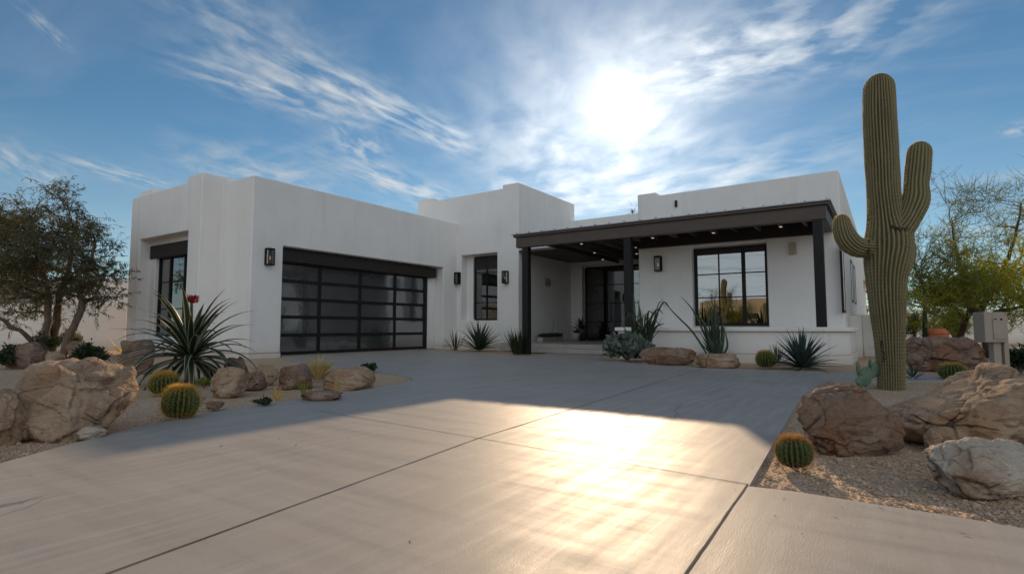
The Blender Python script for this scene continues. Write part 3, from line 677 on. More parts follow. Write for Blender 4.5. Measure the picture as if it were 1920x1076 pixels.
# loose pebbles, one object
mb = MB(); rp = random.Random(3); cnt = 0
ico = bmesh.new(); bmesh.ops.create_icosphere(ico, subdivisions=1, radius=1); iv = [v_.co.copy() for v_ in ico.verts]; ifc = [[v_.index for v_ in f_.verts] for f_ in ico.faces]; ico.free()
while cnt < 9000:
    if rp.random() < .5: x, y = rp.uniform(1400, 1930), rp.uniform(715, 1000)
    else: x, y = rp.uniform(-10, 760), rp.uniform(700, 870)
    g_ = G(x, y)
    if inside(g_.x, g_.y, DR) and rp.random() > .0004: continue
    s_ = rp.uniform(.0025, .007)*(1+rp.random()**6*1.6); z = 0 if inside(g_.x, g_.y, DR) else gz(g_.x, g_.y)
    i0 = len(mb.v); a_ = rp.uniform(0, 6.28); sc_ = (rp.uniform(.7, 1.3), rp.uniform(.7, 1.3), rp.uniform(.5, .9)); ca, sa = math.cos(a_), math.sin(a_)
    for q in iv:
        X_, Y_ = q.x*sc_[0], q.y*sc_[1]
        mb.v.append((g_.x+(X_*ca-Y_*sa)*s_, g_.y+(X_*sa+Y_*ca)*s_, z+s_*.4+q.z*sc_[2]*s_))
    mb.f += [[i0+k for k in f_] for f_ in ifc]; cnt += 1
tag(mb.build('loose_gravel', PEB), 'loose pinkish tan pebbles scattered over both gravel beds', 'gravel', kind='stuff')

# fallen leaves and twigs blown along the edges of the beds
mb = MB(); rl = random.Random(17); k = 0
while k < 420:
    x, y = rl.choice([(rl.uniform(1400, 1920), rl.uniform(850, 1010)), (rl.uniform(0, 700), rl.uniform(725, 900)), (rl.uniform(1150, 1560), rl.uniform(684, 705)), (rl.uniform(300, 1500), rl.uniform(720, 1040))])
    if (x > 300 and x < 1400 and y > 720) and rl.random() < .82: continue
    if inside(G(x, y).x, G(x, y).y, DR) and rl.random() < .75: k += 1; continue
    g_ = G(x, y); k += 1; a_ = rl.uniform(0, 6.28)
    z = .004 if inside(g_.x, g_.y, DR) else gz(g_.x, g_.y)+.006
    mb.leaf(Vector((g_.x, g_.y, z)), Vector((math.cos(a_), math.sin(a_), rl.uniform(0, .25))), Vector((-math.sin(a_), math.cos(a_), rl.uniform(-.3, .3))), rl.uniform(.012, .038), rl.uniform(.003, .009))
tag(mb.build('fallen_leaves', M('dead leaf', (.16, .10, .05), (.30, .20, .10), 20, .8)), 'tiny dry leaves scattered over the gravel and driveway edges', 'leaves', kind='stuff')

# ------------------------------------------------------------------ plants
def agave(name, label, cat, xc, base, n, L, wd, e0, e1, droop, mat, seed, group=None, Lvar=.15, stem=0., fold=.25, segs=7, extra=None, zlift=0.):
    g_ = G(xc, base); r_ = random.Random(seed)
    o = thing(name, (g_.x, g_.y, 0), label, cat, group); mb = MB()
    for k in range(n):
        t = k/(n-1); el = e0+(e1-e0)*t+r_.uniform(-.08, .08); a_ = k*2.39996+r_.uniform(-.2, .2)
        mb.blade(Vector((g_.x, g_.y, .01+stem+zlift+.05*t))+Vector((math.cos(a_), math.sin(a_), 0))*.02, a_, el, L*r_.uniform(1-Lvar, 1+Lvar), wd*r_.uniform(.8, 1.1), droop*r_.uniform(.7, 1.3)*(1-.5*t), segs, fold=fold, base=.7)
    mb.build('leaves', mat, o, smooth=True)
    if stem: MB().tube([(g_.x, g_.y, -.05), (g_.x+.01, g_.y, stem*.5), (g_.x, g_.y, stem+.1)], [.07, .055, .05], 10).build('stem', BARK, o, smooth=True)
    return o, g_
# the variegated yucca with its red bloom
o, g_ = agave('yucca', 'large variegated yucca with cream leaf margins and a red bloom', 'yucca', 355, 716, 76, 1.02, .095, -.35, 1.45, 1.9, VARI, 5, stem=.30, Lvar=.16, segs=12, fold=.2)
mb = MB(); r_ = random.Random(2)
for k in range(80):
    a_ = r_.uniform(0, 6.28); q_ = .075*r_.random()**.5; mb.blade((g_.x-.03+q_*math.cos(a_), g_.y+q_*math.sin(a_), 1.13+r_.uniform(-.05, .03)), a_, r_.uniform(.7, 1.5), r_.uniform(.05, .085), .022, .6, 3)
mb.build('bloom', RED, o); MB().tube([(g_.x, g_.y, .45), (g_.x-.03, g_.y, 1.2)], [.03, .018], 6).build('flower_stalk', LEAF_AG, o)
def agave_px(label, xc, base, hpx, wpx, n, wd, mat, seed, e0=.15, e1=1.5, droop=.35, name='agave', cat='agave', group='agaves planted round the house', **k):
    D = DEP(G(xc, base)); L = max(hpx, wpx/2)/F*D*1.02
    return agave(name, label, cat, xc, base, n, L, wd, e0, e1, droop, mat, seed, group, **k)
agave_px('spiky green agave under the tall window beside the garage', 898, 657, 52, 80, 60, .075, LEAF_AG, 6, droop=.5)
agave_px('blue green agave beside the barrel cactus at the patio wall', 1503, 690, 66, 90, 75, .06, LEAF_BL, 7, e0=-.05, droop=.4)
agave_px('half hidden thin agave between barrel cactus and blue agave', 1456, 684, 34, 46, 30, .03, LEAF_BL, 17, droop=.3)
agave_px('pale sprig agave on the gravel by the left garden wall', 226, 662, 24, 70, 16, .04, DRY, 8, e0=.15, e1=.9)
agave_px('tiny agave tuft behind the rust brown boulder', 1298, 664, 24, 34, 30, .03, LEAF_AG, 9)
agave_px('small green spiky rosette at the foot of the saguaro', 1712, 712, 20, 56, 16, .03, LEAF_BL, 10, e0=.1, e1=1.2)
def grass(label, xc, base, hpx, wpx, n, mat, seed, name='grass_tuft', cat='grass tuft', wd=.012, lo=.9, droop=.5, group=None, mat2=None):
    g_ = G(xc, base); D = DEP(g_); Hh = hpx/F*D; r_ = random.Random(seed); sp = wpx/F*D/2; mb = MB()
    for k in range(n):
        a_ = r_.uniform(0, 6.28); rr = sp*.35*r_.random()**.5
        mb.blade((g_.x+rr*math.cos(a_), g_.y+rr*math.sin(a_), 0), a_, r_.uniform(lo, 1.5), Hh*r_.uniform(.6, 1.08), wd*r_.uniform(.7, 1.3), droop*r_.uniform(0, 1.4), 4)
    o = mb.build(name, mat, loc=(g_.x, g_.y, 0)); return tag(o, label, cat, group)
grass('dense dark green grass tuft left of the first porch post', 971, 664, 52, 52, 170, LEAF_DK, 3, wd=.02, lo=1.0, droop=.4)
grass('thin reedy plant right of the garage door opening', 853, 657, 42, 34, 16, LEAF_DK, 4, wd=.03, lo=.9, name='reedy_plant', cat='plant')
grass('sunlit straw coloured grass tuft between two boulders', 598, 712, 50, 52, 130, DRY, 5, wd=.016, lo=.7, droop=.3)
grass('small orange yellow shoots beside the groundcover', 522, 752, 34, 26, 12, YEL, 6, wd=.014, lo=.8, name='shoots', cat='plant', droop=.2)
grass('green upright leaves with a bent tip near the driveway', 572, 741, 44, 32, 16, LEAF_YG, 7, wd=.014, lo=.9, droop=.5, name='sprout', cat='plant')
grass('dried brown grass standing at the driveway edge', 630, 742, 44, 22, 22, DRY, 8, wd=.006, lo=1.15, droop=.3)
grass('wiry dead stems on the gravel left of the dry tuft', 480, 702, 26, 26, 16, DRY, 9, wd=.006, lo=.9, droop=.4)
grass('small spiky shoot in front of the bed behind the saguaro', 1655, 712, 18, 34, 14, LEAF_DK, 29, wd=.012, lo=.5, droop=.3)

def shrub(label, xc, base, wpx, hpx, mat, seed, n=2200, ll=.05, lw=.02, name='shrub', cat='shrub', dr=.8, group=None, holes=.35, stems=True, bark=BARK):
    g_ = G(xc, base); D = DEP(g_); W = wpx/F*D/2; Hh = hpx/F*D; r_ = random.Random(seed)
    o = thing(name, (g_.x, g_.y, 0), label, cat, group); mb = MB(); sb = MB(); k = 0
    tips = []
    for j in range(max(8, int(n/60))):
        a_ = r_.uniform(0, 6.28); rr = r_.random()**.6
        t = Vector((math.cos(a_)*W*rr, math.sin(a_)*W*rr*dr, Hh*(.25+.72*(1-rr*rr*.7)*r_.uniform(.55, 1)))); tips.append(t)
        sb.tube([Vector((g_.x, g_.y, 0)), Vector((g_.x, g_.y, 0))+t*.5+Vector((0, 0, .1*Hh)), Vector((g_.x, g_.y, 0))+t], [.012, .008, .003], 4)
    for j in range(n):
        t = r_.choice(tips); q = Vector((g_.x, g_.y, 0))+t*r_.uniform(.55, 1.03)+Vector((r_.gauss(0, 1), r_.gauss(0, 1), r_.gauss(0, .8)))*W*.11
        if q.z < .01: q.z = .01
        d = Vector((r_.gauss(0, 1), r_.gauss(0, 1), r_.gauss(.5, .8))).normalized(); mb.leaf(q, d, d.orthogonal().normalized(), ll*r_.uniform(.6, 1.2), lw)
    mb.build('leaves', mat, o); sb.build('stems', bark, o); return o
shrub('dark low shrub at the base of the left tree', 165, 690, 66, 46, LEAF_DK, 1, 2600, .08, .03)
shrub('upright dark shrub among the left tree trunks', 84, 668, 56, 60, LEAF_DK, 2, 2400, .10, .02)
shrub('leafy shrub behind the leaning trunk, by the garden wall', 128, 664, 50, 54, LEAF_OL, 12, 1800, .10, .02)
shrub('dark shrub at the left edge under the dead branch', 14, 690, 50, 44, LEAF_DK, 31, 1800, .08, .03)
shrub('small dark green shrub behind the long flat boulder tip', 690, 697, 30, 17, LEAF_DK, 3, 420, .06, .04)
shrub('flat dark green groundcover beside the yellow shoots', 494, 759, 42, 13, LEAF_DK, 4, 500, .025, .015, name='groundcover_plant', cat='plant')
shrub('small bright green plant between the two left barrel cacti and the yucca', 382, 726, 26, 20, LEAF_YG, 5, 260, .035, .02)
shrub('tiny pinkish weed right of the yucca stem', 392, 714, 14, 26, DRY, 6, 120, .02, .012)
shrub('grey green bushy succulent at the corner of the entry step', 1176, 676, 92, 50, LEAF_GR, 7, 1500, .16, .09)
shrub('feathery dark shrub at the far right edge behind the meter box', 1915, 700, 60, 52, LEAF_DK, 8, 900, .12, .04)
shrub('leaning spiny shrub left of the thin post cactus', 1715, 645, 48, 66, LEAF_OL, 9, 1500, .12, .05)
shrub('tall lime bush behind the wide brown boulder', 1793, 648, 50, 84, LEAF_YG, 10, 4200, .22, .025)
shrub('low yellow green brush behind the terracotta pot', 1745, 646, 90, 70, LEAF_PV, 13, 1500, .12, .04)
# strap leaved tall plants by the second porch post
def strap(label, name, cat, xc, base, leaves, mat, wd):
    g_ = G(xc, base); D = DEP(g_); o = thing(name, (g_.x, g_.y, 0), label, cat); mb = MB()
    for pts, ww_ in leaves:
        P = [PD(x, y, D+dd) for x, y, dd in pts]; n = len(P)
        # smooth the polyline
        Q = []
        for i in range(n-1):
            p0, p1, p2, p3 = P[max(i-1, 0)], P[i], P[i+1], P[min(i+2, n-1)]
            for s_ in range(6):
                t = s_/6; Q.append(.5*((2*p1)+(p2-p0)*t+(2*p0-5*p1+4*p2-p3)*t*t+(-p0+3*p1-3*p2+p3)*t**3))
        Q.append(P[-1]); m_ = len(Q)
        mb.tube(Q, [max(.004, ww_*wd*(.6+.4*min(1, 4*i/m_))*(1-(i/(m_-1))**2.5)) for i in range(m_)], 6)
    mb.build('stems', mat, o, smooth=True); return o
r_ = random.Random(12); lv = []
for k in range(46):
    x0 = 1200+r_.uniform(-10, 18); h_ = r_.uniform(40, 98); lean = r_.uniform(-26, 34)
    bend = r_.choice([0, 0, 1]); top = (x0+lean, 664-h_, r_.uniform(-.4, .4))
    pts = [(x0, 672, r_.uniform(-.1, .1)), (x0+lean*.3, 668-h_*.5, 0), top]
    if bend: pts.append((top[0]+(14 if lean > 0 else -12), top[1]+12, top[2]))
    lv.append((pts, r_.uniform(.6, 1.2)))
lv += [([(1192, 670, 0), (1190, 600, 0), (1188, 548, 0)], 1.8), ([(1204, 670, 0), (1203, 610, 0), (1196, 562, 0)], 1.6), ([(1210, 670, 0), (1216, 610, 0), (1232, 580, 0), (1244, 590, 0)], 1.3), ([(1214, 668, 0), (1226, 618, 0), (1246, 606, 0)], 1.4)]
strap('tall clump of dark strap leaves in front of the second porch post', 'strap_leaf_plant', 'plant', 1203, 674, lv, LEAF_AG, .026)
lv = [([(1330, 672, 0), (1300, 624, .1), (1265, 588, .1), (1240, 560, .1)], .75), ([(1338, 668, 0), (1318, 620, 0), (1298, 580, 0), (1277, 556, 0)], .8), ([(1345, 670, 0), (1342, 600, 0), (1340, 560, 0)], 1.6),
      ([(1336, 670, 0), (1322, 612, 0), (1306, 590, 0)], 1.5), ([(1350, 672, 0), (1356, 630, 0), (1352, 592, 0)], 1.4), ([(1342, 672, 0), (1330, 640, -.1), (1322, 604, -.1)], 1.5), ([(1352, 672, 0), (1364, 648, 0), (1358, 616, 0)], .9),
      ([(1340, 670, .1), (1336, 620, .1), (1338, 580, .1)], 1.8), ([(1346, 672, -.1), (1350, 640, -.1), (1366, 596, -.1)], .5), ([(1342, 672, 0), (1320, 650, 0), (1312, 640, 0)], .5), ([(1348, 672, .1), (1346, 610, .1), (1330, 570, .1)], 1.2), ([(1344, 674, 0), (1352, 650, -.1), (1348, 630, -.1)], 1.6)]
r_ = random.Random(44)
for k in range(22):
    x0 = 1342+r_.uniform(-10, 14); h_ = r_.uniform(30, 105); ln = r_.uniform(-24, 20)
    lv.append(([(x0, 674, r_.uniform(-.1, .1)), (x0+ln*.35, 672-h_*.5, 0), (x0+ln, 670-h_, r_.uniform(-.2, .2))], r_.uniform(.4, 1.1)))
strap('branching succulent with two long thin stalks leaning left before the wide window', 'tall_succulent', 'succulent', 1344, 678, lv, LEAF_AG, .030)

def barrel(label, xc, base, wpx, hpx, seed, gold=1., ribs=22, smat=SPINE, name='barrel_cactus', lit=True):
    g0 = G(xc, base); D0 = DEP(g0); Rr = wpx/F*D0/2*.86; c_ = PD(xc, base, D0+Rr*.6); c_ = Vector((c_.x, c_.y, 0)); Hh = hpx/F*(D0+Rr)*.92
    o = thing(name, c_, label, 'barrel cactus', 'round barrel cacti in the gravel beds'); mb = MB(); mb.uv = {}; r_ = random.Random(seed)
    nl, na = 26, ribs*6
    prof = []
    for k in range(nl+1):
        t = k/nl; ph = -1.1+t*(math.pi/2+1.1); rr = Rr*max(0, math.cos(ph))**.75; z = Hh*(.5+.5*math.sin(ph)) if ph > -1.57 else 0
        if t > .93: z -= Hh*.04*((t-.93)/.07)
        prof.append((max(rr, .002), z-.01))
    for k, (rr, z) in enumerate(prof):
        for j in range(na):
            a_ = 2*math.pi*j/na; q = rr*(.78+.22*abs(math.cos(ribs*a_/2)))*(1+.05*noise.noise(Vector((math.cos(a_)*1.5, math.sin(a_)*1.5, z*6+seed)))); mb.uv[len(mb.v)] = (abs(math.cos(ribs*a_/2)), 0); mb.v.append((c_.x+q*math.cos(a_), c_.y+q*math.sin(a_), z))
    for k in range(nl):
        for j in range(na): mb.f.append([k*na+j, k*na+(j+1) % na, (k+1)*na+(j+1) % na, (k+1)*na+j])
    mb.f.append([nl*na+j for j in range(na)])
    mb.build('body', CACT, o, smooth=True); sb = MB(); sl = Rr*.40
    for i in range(ribs):
        a_ = 2*math.pi*i/ribs
        for k in range(2, nl*2):
            t = k/(nl*2); kk = t*nl; i0 = int(kk); fr_ = kk-i0; rr = prof[i0][0]*(1-fr_)+prof[min(i0+1, nl)][0]*fr_; z = prof[i0][1]*(1-fr_)+prof[min(i0+1, nl)][1]*fr_
            if rr < .012: continue
            nrm = Vector((math.cos(a_), math.sin(a_), (z/Hh-.45)*1.6)).normalized(); P_ = Vector((c_.x+rr*math.cos(a_), c_.y+rr*math.sin(a_), z))
            dens = int((1.2+5*(t > .80)+1.0*(t > .6))*gold+r_.random())
            for _ in range(dens):
                d = (nrm+Vector((r_.gauss(0, .7), r_.gauss(0, .7), r_.gauss(0, .7)))).normalized(); sb.spike(P_, d, sl*r_.uniform(.5, 1), Rr*.0065)
    sb.build('spines', smat, o); o.rotation_euler = (r_.uniform(-.09, .09), r_.uniform(-.09, .09), 0); o.scale = (1, 1, r_.uniform(.94, 1.05)); return o
barrel('golden barrel cactus with glowing spines nearest the driveway on the left', 335, 786, 74, 62, 1, 1.5)
barrel('golden barrel cactus just behind the larger left one', 307, 739, 58, 40, 2, 1.5)
barrel('barrel cactus with reddish spines at the right driveway edge', 1491, 877, 76, 60, 3, 1.0, 20, SPINE_B)
barrel('green barrel cactus in front of the patio wall beside the blue agave', 1437, 689, 42, 34, 4, .7)
barrel('dark green barrel cactus in front of the wide brown boulder, behind the saguaro', 1788, 712, 52, 33, 5, .5)

# prickly pears
def pads(label, xc, base, lst, mat, name='prickly_pear'):
    g_ = G(xc, base); D = DEP(g_); o = thing(name, (g_.x, g_.y, 0), label, 'prickly pear'); r_ = random.Random(9)
    for (x, y, wd, hh_, tilt, dd, yaw_) in lst:
        c_ = PD(x, y, D+dd); w_, h_ = wd/F*D/2, hh_/F*D/2; bm = bmesh.new(); bmesh.ops.create_uvsphere(bm, u_segments=24, v_segments=14, radius=1)
        for vv in bm.verts:
            q = vv.co; tx = q.x*w_*(1-.22*(-q.z)); tz = q.z*h_; ty = q.y*.022
            X_ = tx*math.cos(tilt)-tz*math.sin(tilt); Z_ = tx*math.sin(tilt)+tz*math.cos(tilt)
            h2 = rt*math.cos(yaw_)+fh*math.sin(yaw_); n2_ = fh*math.cos(yaw_)-rt*math.sin(yaw_)
            vv.co = c_-Vector(o.location)+h2*X_+n2_*ty+Vector((0, 0, Z_))
        me = bpy.data.meshes.new('pad'); bm.to_mesh(me); bm.free(); me.materials.append(mat); me.polygons.foreach_set('use_smooth', [True]*len(me.polygons))
        p_ = bpy.data.objects.new('pad', me); col.objects.link(p_); p_.parent = o
PEAR = M('prickly pear pad', (.10, .17, .12), (.15, .23, .16), 6, .6, .3, 50, c3=(.06, .10, .06), s3=40, translucent=.08)
pads('blue green prickly pear with broad pads left of the saguaro base', 1625, 728, [(1609, 692, 15, 30, .15, 0, .9), (1624, 706, 26, 38, -.2, .05, .1), (1640, 694, 24, 36, -.75, .15, .4), (1612, 716, 16, 22, .3, -.05, .2), (1632, 684, 14, 22, .2, .1, 1.2)], PEAR)

# saguaro
gs_ = G(1669, 727); DS = DEP(gs_)+.1
sag = thing('saguaro', (gs_.x, gs_.y, 0), 'tall ribbed saguaro cactus with two raised arms standing right of the house', 'saguaro')
def sweep(spec, ribs, name, capn=8, parent=sag, ribd=.16, spn=True, dd0=0):
    """spec: list of (px, py, halfwidth px, depth offset)"""
    P = [(PD(x, y, DS+d_), r_*DS/F) for x, y, r_, d_ in spec]; Q = []; n = len(P)
    for i in range(n-1):
        p0, p1, p2, p3 = P[max(i-1, 0)], P[i], P[i+1], P[min(i+2, n-1)]
        m_ = max(3, int((p2[0]-p1[0]).length/.04))
        for s_ in range(m_):
            t = s_/m_; cr = lambda a, b, c, d: .5*((2*b)+(c-a)*t+(2*a-5*b+4*c-d)*t*t+(-a+3*b-3*c+d)*t**3)
            Q.append((cr(p0[0], p1[0], p2[0], p3[0]), cr(p0[1], p1[1], p2[1], p3[1])))
    Q.append(P[-1]); last, r0 = Q[-1]; d = (Q[-1][0]-Q[-3][0]).normalized()
    for k in range(1, capn+1):
        a_ = k/capn*math.pi/2; Q.append((last+d*r0*math.sin(a_)*1.15, max(r0*math.cos(a_), .004)))
    mb = MB(); mb.uv = {}; na = ribs*6; a = None; sb = MB(); r_ = random.Random(len(spec))
    for k, (p, r) in enumerate(Q):
        dd = (Q[min(k+1, len(Q)-1)][0]-Q[max(k-1, 0)][0]).normalized()
        if a is None: a = rt.copy() if abs(dd.dot(rt)) < .8 else fh.copy()
        a = (a-dd*a.dot(dd)).normalized(); b_ = dd.cross(a)
        for j in range(na):
            t = 2*math.pi*j/na; wob = .3*noise.noise(Vector((p.z*2.2, j*.05, 1)))+.12*noise.noise(Vector((p.z*9, j*.3, 2)))
            q = abs(math.cos(ribs*(t)/2+wob*2.))
            rr = r*(1-ribd*(1-q**.8))*(1+.05*noise.noise(Vector((p.z*3, math.cos(t)*2, math.sin(t)*2))))
            mb.uv[len(mb.v)] = (q, 0); mb.v.append(tuple(p+(a*math.cos(t)+b_*math.sin(t))*rr))
        if spn and k % 1 == 0:
            for j in range(ribs):
                t = 2*math.pi*j/ribs
                wob = .3*noise.noise(Vector((p.z*2.2, j*6*.05, 1)))+.12*noise.noise(Vector((p.z*9, j*6*.3, 2)))
                t -= wob*4/ribs
                nn = a*math.cos(t)+b_*math.sin(t); P_ = p+nn*r*.985
                for _ in range(4):
                    d_ = (nn+Vector((r_.gauss(0, .7), r_.gauss(0, .7), r_.gauss(0, .7)))).normalized(); sb.spike(P_, d_, .027*r_.uniform(.6, 1.2), .0011)
    for k in range(len(Q)-1):
        for j in range(na): mb.f.append([k*na+j, k*na+(j+1) % na, (k+1)*na+(j+1) % na, (k+1)*na+j])
    mb.f.append([(len(Q)-1)*na+j for j in range(na)])
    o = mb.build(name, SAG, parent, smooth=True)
    if spn: sb.build('spines', SAGSP, o)
    return o
sweep([(1671, 745, 22, 0), (1671, 715, 22, 0), (1670, 680, 23, 0), (1668, 640, 24.5, 0), (1665.5, 600, 27.5, 0), (1663, 560, 30.5, 0), (1662, 525, 33, 0), (1664, 495, 38, 0), (1667, 465, 41, 0), (1666, 438, 38.5, 0), (1661, 405, 30, 0), (1656, 350, 28, 0), (1652, 270, 28.5, 0), (1649, 210, 28, 0), (1648, 168, 26, 0)], 32, 'trunk', ribd=.17)
sweep([(1655, 468, 14, -.02), (1632, 466, 17, -.02), (1606, 463, 19, -.02), (1588, 448, 19.5, -.02), (1581, 430, 17.5, -.02), (1579, 419, 15, -.02)], 20, 'arm')
sweep([(1676, 440, 18, -.08), (1690, 428, 22, -.12), (1703, 410, 20.5, -.14), (1714, 385, 22.5, -.14), (1718, 368, 22, -.14), (1718, 345, 19.5, -.14), (1721, 318, 21, -.14), (1723.5, 289, 20.5, -.14)], 20, 'arm')
sweep([(1690, 500, 16, .2), (1700, 480, 16, .2), (1704, 466, 13, .2)], 14, 'arm', spn=False)
mb = MB(); r_ = random.Random(4)      # scars where the arms join, holes near the foot
for pts, n, s_ in (([(1672, 424, -.23), (1688, 430, -.26), (1704, 431, -.24), (1716, 423, -.2)], 60, .014), ([(1629, 452, -.12), (1629, 470, -.14), (1630, 482, -.12)], 30, .013), ([(1653, 640, -.2), (1656, 660, -.2), (1658, 676, -.2)], 22, .016), ([(1668, 440, -.25), (1664, 560, -.25)], 0, .006)):
    P = [PD(x, y, DS+d_) for x, y, d_ in pts]
    for k in range(n):
        t = k/max(1, n-1)*(len(P)-1); i0 = min(int(t), len(P)-2); q = P[i0].lerp(P[i0+1], t-i0)+Vector((r_.gauss(0, s_*.3), r_.gauss(0, s_*.3), r_.gauss(0, s_*.5)))
        i_ = len(mb.v)
        for c_ in iv: mb.v.append(tuple(q+c_*s_*r_.uniform(.7, 1.3)))
        mb.f += [[i_+z_ for z_ in f_] for f_ in ifc]
mb.build('scar_tissue', SCAR, sag)

# ------------------------------------------------------------------ trees
def tree(name, label, cat, xc, base, D, trunks, clusters, leafm, barkm, twigm, seed, ll, lw, ntw, lpt, twl, droop=.3, group=None, upb=.3, tw_r=.006):
    r_ = random.Random(seed); b0 = PD(xc, base, D); o = thing(name, (b0.x, b0.y, 0), label, cat, group)
    tb, bb, lb = MB(), MB(), MB(); nodes_ = []
    for pts in trunks:
        P = [PD(x, y, D+dd) for x, y, r1, dd in pts]; rad = [r1*D/F for x, y, r1, dd in pts]; Q = []; RR = []
        n = len(P)
        for i in range(n-1):
            p0, p1, p2, p3 = P[max(i-1, 0)], P[i], P[i+1], P[min(i+2, n-1)]
            for s_ in range(5):
                t = s_/5; Q.append(.5*((2*p1)+(p2-p0)*t+(2*p0-5*p1+4*p2-p3)*t*t+(-p0+3*p1-3*p2+p3)*t**3)+Vector((r_.gauss(0, .01), r_.gauss(0, .01), 0))); RR.append(rad[i]*(1-t)+rad[i+1]*t)
        Q.append(P[-1]); RR.append(rad[-1]); tb.tube(Q, RR, 9)
        nodes_ += [(q, rr) for q, rr in list(zip(Q, RR))[len(Q)//3:]]
    for (x, y, rpx, dd, dens) in clusters:
        c_ = PD(x, y, D+dd); rad = rpx*D/F
        q, rr = min(nodes_, key=lambda k: (k[0]-c_).length+.8*max(0, k[0].z-c_.z))
        mid = q.lerp(c_, .5)+Vector((r_.gauss(0, .12), r_.gauss(0, .12), .12*(c_-q).length))
        pts = []
        for s_ in range(7):
            t = s_/6; pts.append(q*(1-t)**2+mid*2*t*(1-t)+c_*t*t+Vector((r_.gauss(0, .02), r_.gauss(0, .02), r_.gauss(0, .02))))
        bb.tube(pts, [max(.006, min(rr*.5, .05 if dens > .5 else .016)*(1-t_/7)) for t_ in range(7)], 5)
        nb = max(3, int(6*dens)); subs = []
        for k in range(nb):
            d = Vector((r_.gauss(0, 1), r_.gauss(0, 1), r_.gauss(upb, .7))).normalized(); s0 = pts[r_.choice([3, 4, 5, 6])]; e_ = c_+d*rad*r_.uniform(.6, .95)
            m2 = s0.lerp(e_, .5)+Vector((0, 0, .08*rad)); ps = [s0*(1-t)**2+m2*2*t*(1-t)+e_*t*t for t in (0, .25, .5, .75, 1)]
            bb.tube(ps, [q_*(1 if dens > .5 else .6) for q_ in (.014, .011, .009, .006, .004)], 4); subs.append(ps)
        for k in range(int(ntw*max(dens, .6)*(rpx/40)**2)):
            ps = r_.choice(subs); s0 = ps[r_.choice([1, 2, 3, 3, 4, 4])]
            s0 = s0+Vector((r_.gauss(0, 1), r_.gauss(0, 1), r_.gauss(0, .8)))*rad*.18
            d = ((s0-c_).normalized()*.7+Vector((r_.gauss(0, .6), r_.gauss(0, .6), r_.gauss(upb, .5)))).normalized(); L = twl*r_.uniform(.5, 1.2)
            ps2 = [s0]; dd_ = d.copy()
            for s_ in range(4):
                dd_ = (dd_+Vector((r_.gauss(0, .12), r_.gauss(0, .12), -droop*.3))).normalized(); ps2.append(ps2[-1]+dd_*L/4)
            bb.tube(ps2, [tw_r, tw_r*.8, tw_r*.6, tw_r*.5, tw_r*.3], 3, cap=False)
            for m_ in range(int(lpt*(min(1., dens*1.15) if dens > .5 else dens*.45))):
                t = r_.uniform(.1, 1)*4; i0 = min(int(t), 3); P_ = ps2[i0].lerp(ps2[i0+1], t-i0)
                ld = (dd_*.5+Vector((r_.gauss(0, .6), r_.gauss(0, .6), r_.gauss(-droop, .5)))).normalized(); sd_ = ld.orthogonal().normalized()
                sd_ = (sd_*math.cos(m_)+ld.cross(sd_)*math.sin(m_)); lb.leaf(P_, ld, sd_, ll*r_.uniform(.6, 1.2), lw*r_.uniform(.7, 1.2))
    tb.build('trunk', barkm, o, smooth=True); bb.build('branches', twigm, o); lb.build('crown', leafm, o); return o
rc = random.Random(21); cl = []
for i in range(46):      # lower and middle crown, dense
    x, y = rc.uniform(-60, 205), rc.uniform(420, 560)
    if x > 120 and y < 440: continue
    cl.append((x, y, rc.uniform(24, 40), rc.uniform(-1.4, 1.4), .92))
for i in range(20): cl.append((rc.uniform(-40, 195), rc.uniform(355, 430), rc.uniform(20, 32), rc.uniform(-1, 1), .55))
cl += [(200, 520, 34, .3, 1.1), (215, 560, 22, .2, 1.), (190, 560, 28, -.4, 1.1), (150, 590, 20, 0, .7), (160, 460, 34, 0, .9), (205, 470, 26, 0, .6), (190, 430, 24, 0, .4), (150, 385, 26, 0, .4), (110, 600, 18, .4, .5), (20, 590, 30, 0, 1.), (50, 560, 30, 0, 1.2)]
tree('acacia_tree', 'multi-trunked dark acacia tree with drooping leaves at the left', 'tree', 95, 668, 14.5,
     [[(80, 690, 8, 0), (84, 640, 7, 0), (90, 590, 6, 0), (88, 540, 5, .1), (70, 480, 3.5, .2), (60, 420, 2, .2)],
      [(94, 685, 9, .3), (98, 640, 8.5, .3), (106, 600, 7, .3), (112, 560, 6, .3), (130, 500, 4, .4), (140, 430, 2.5, .3)],
      [(110, 695, 7, -.3), (122, 650, 6.5, -.3), (138, 610, 6, -.3), (153, 578, 6, -.3), (152, 540, 4.5, -.2), (170, 490, 3, 0), (180, 450, 2, 0)]],
     cl, LEAF_OL, BARK, BARK_D, 5, .125, .021, 62, 16, .42, .45)
cl = []
rc = random.Random(33)
for i in range(60):
    x = rc.uniform(1705, 1990); t = (x-1700)/220; y = rc.uniform(450-50*min(t, 1), 588); cl.append((x, y, rc.uniform(26, 42), rc.uniform(-1.6, 1.6), .95 if y > 495 else .33))
for i in range(14): cl.append((rc.uniform(1740, 1960), rc.uniform(350, 440), rc.uniform(26, 40), rc.uniform(-1, 1), .2))
cl += [(1715, 520, 30, 0, 1.), (1730, 560, 30, .4, 1.), (1770, 575, 26, 0, 1.2), (1900, 590, 30, -.4, .8), (1860, 560, 34, 0, .9)]
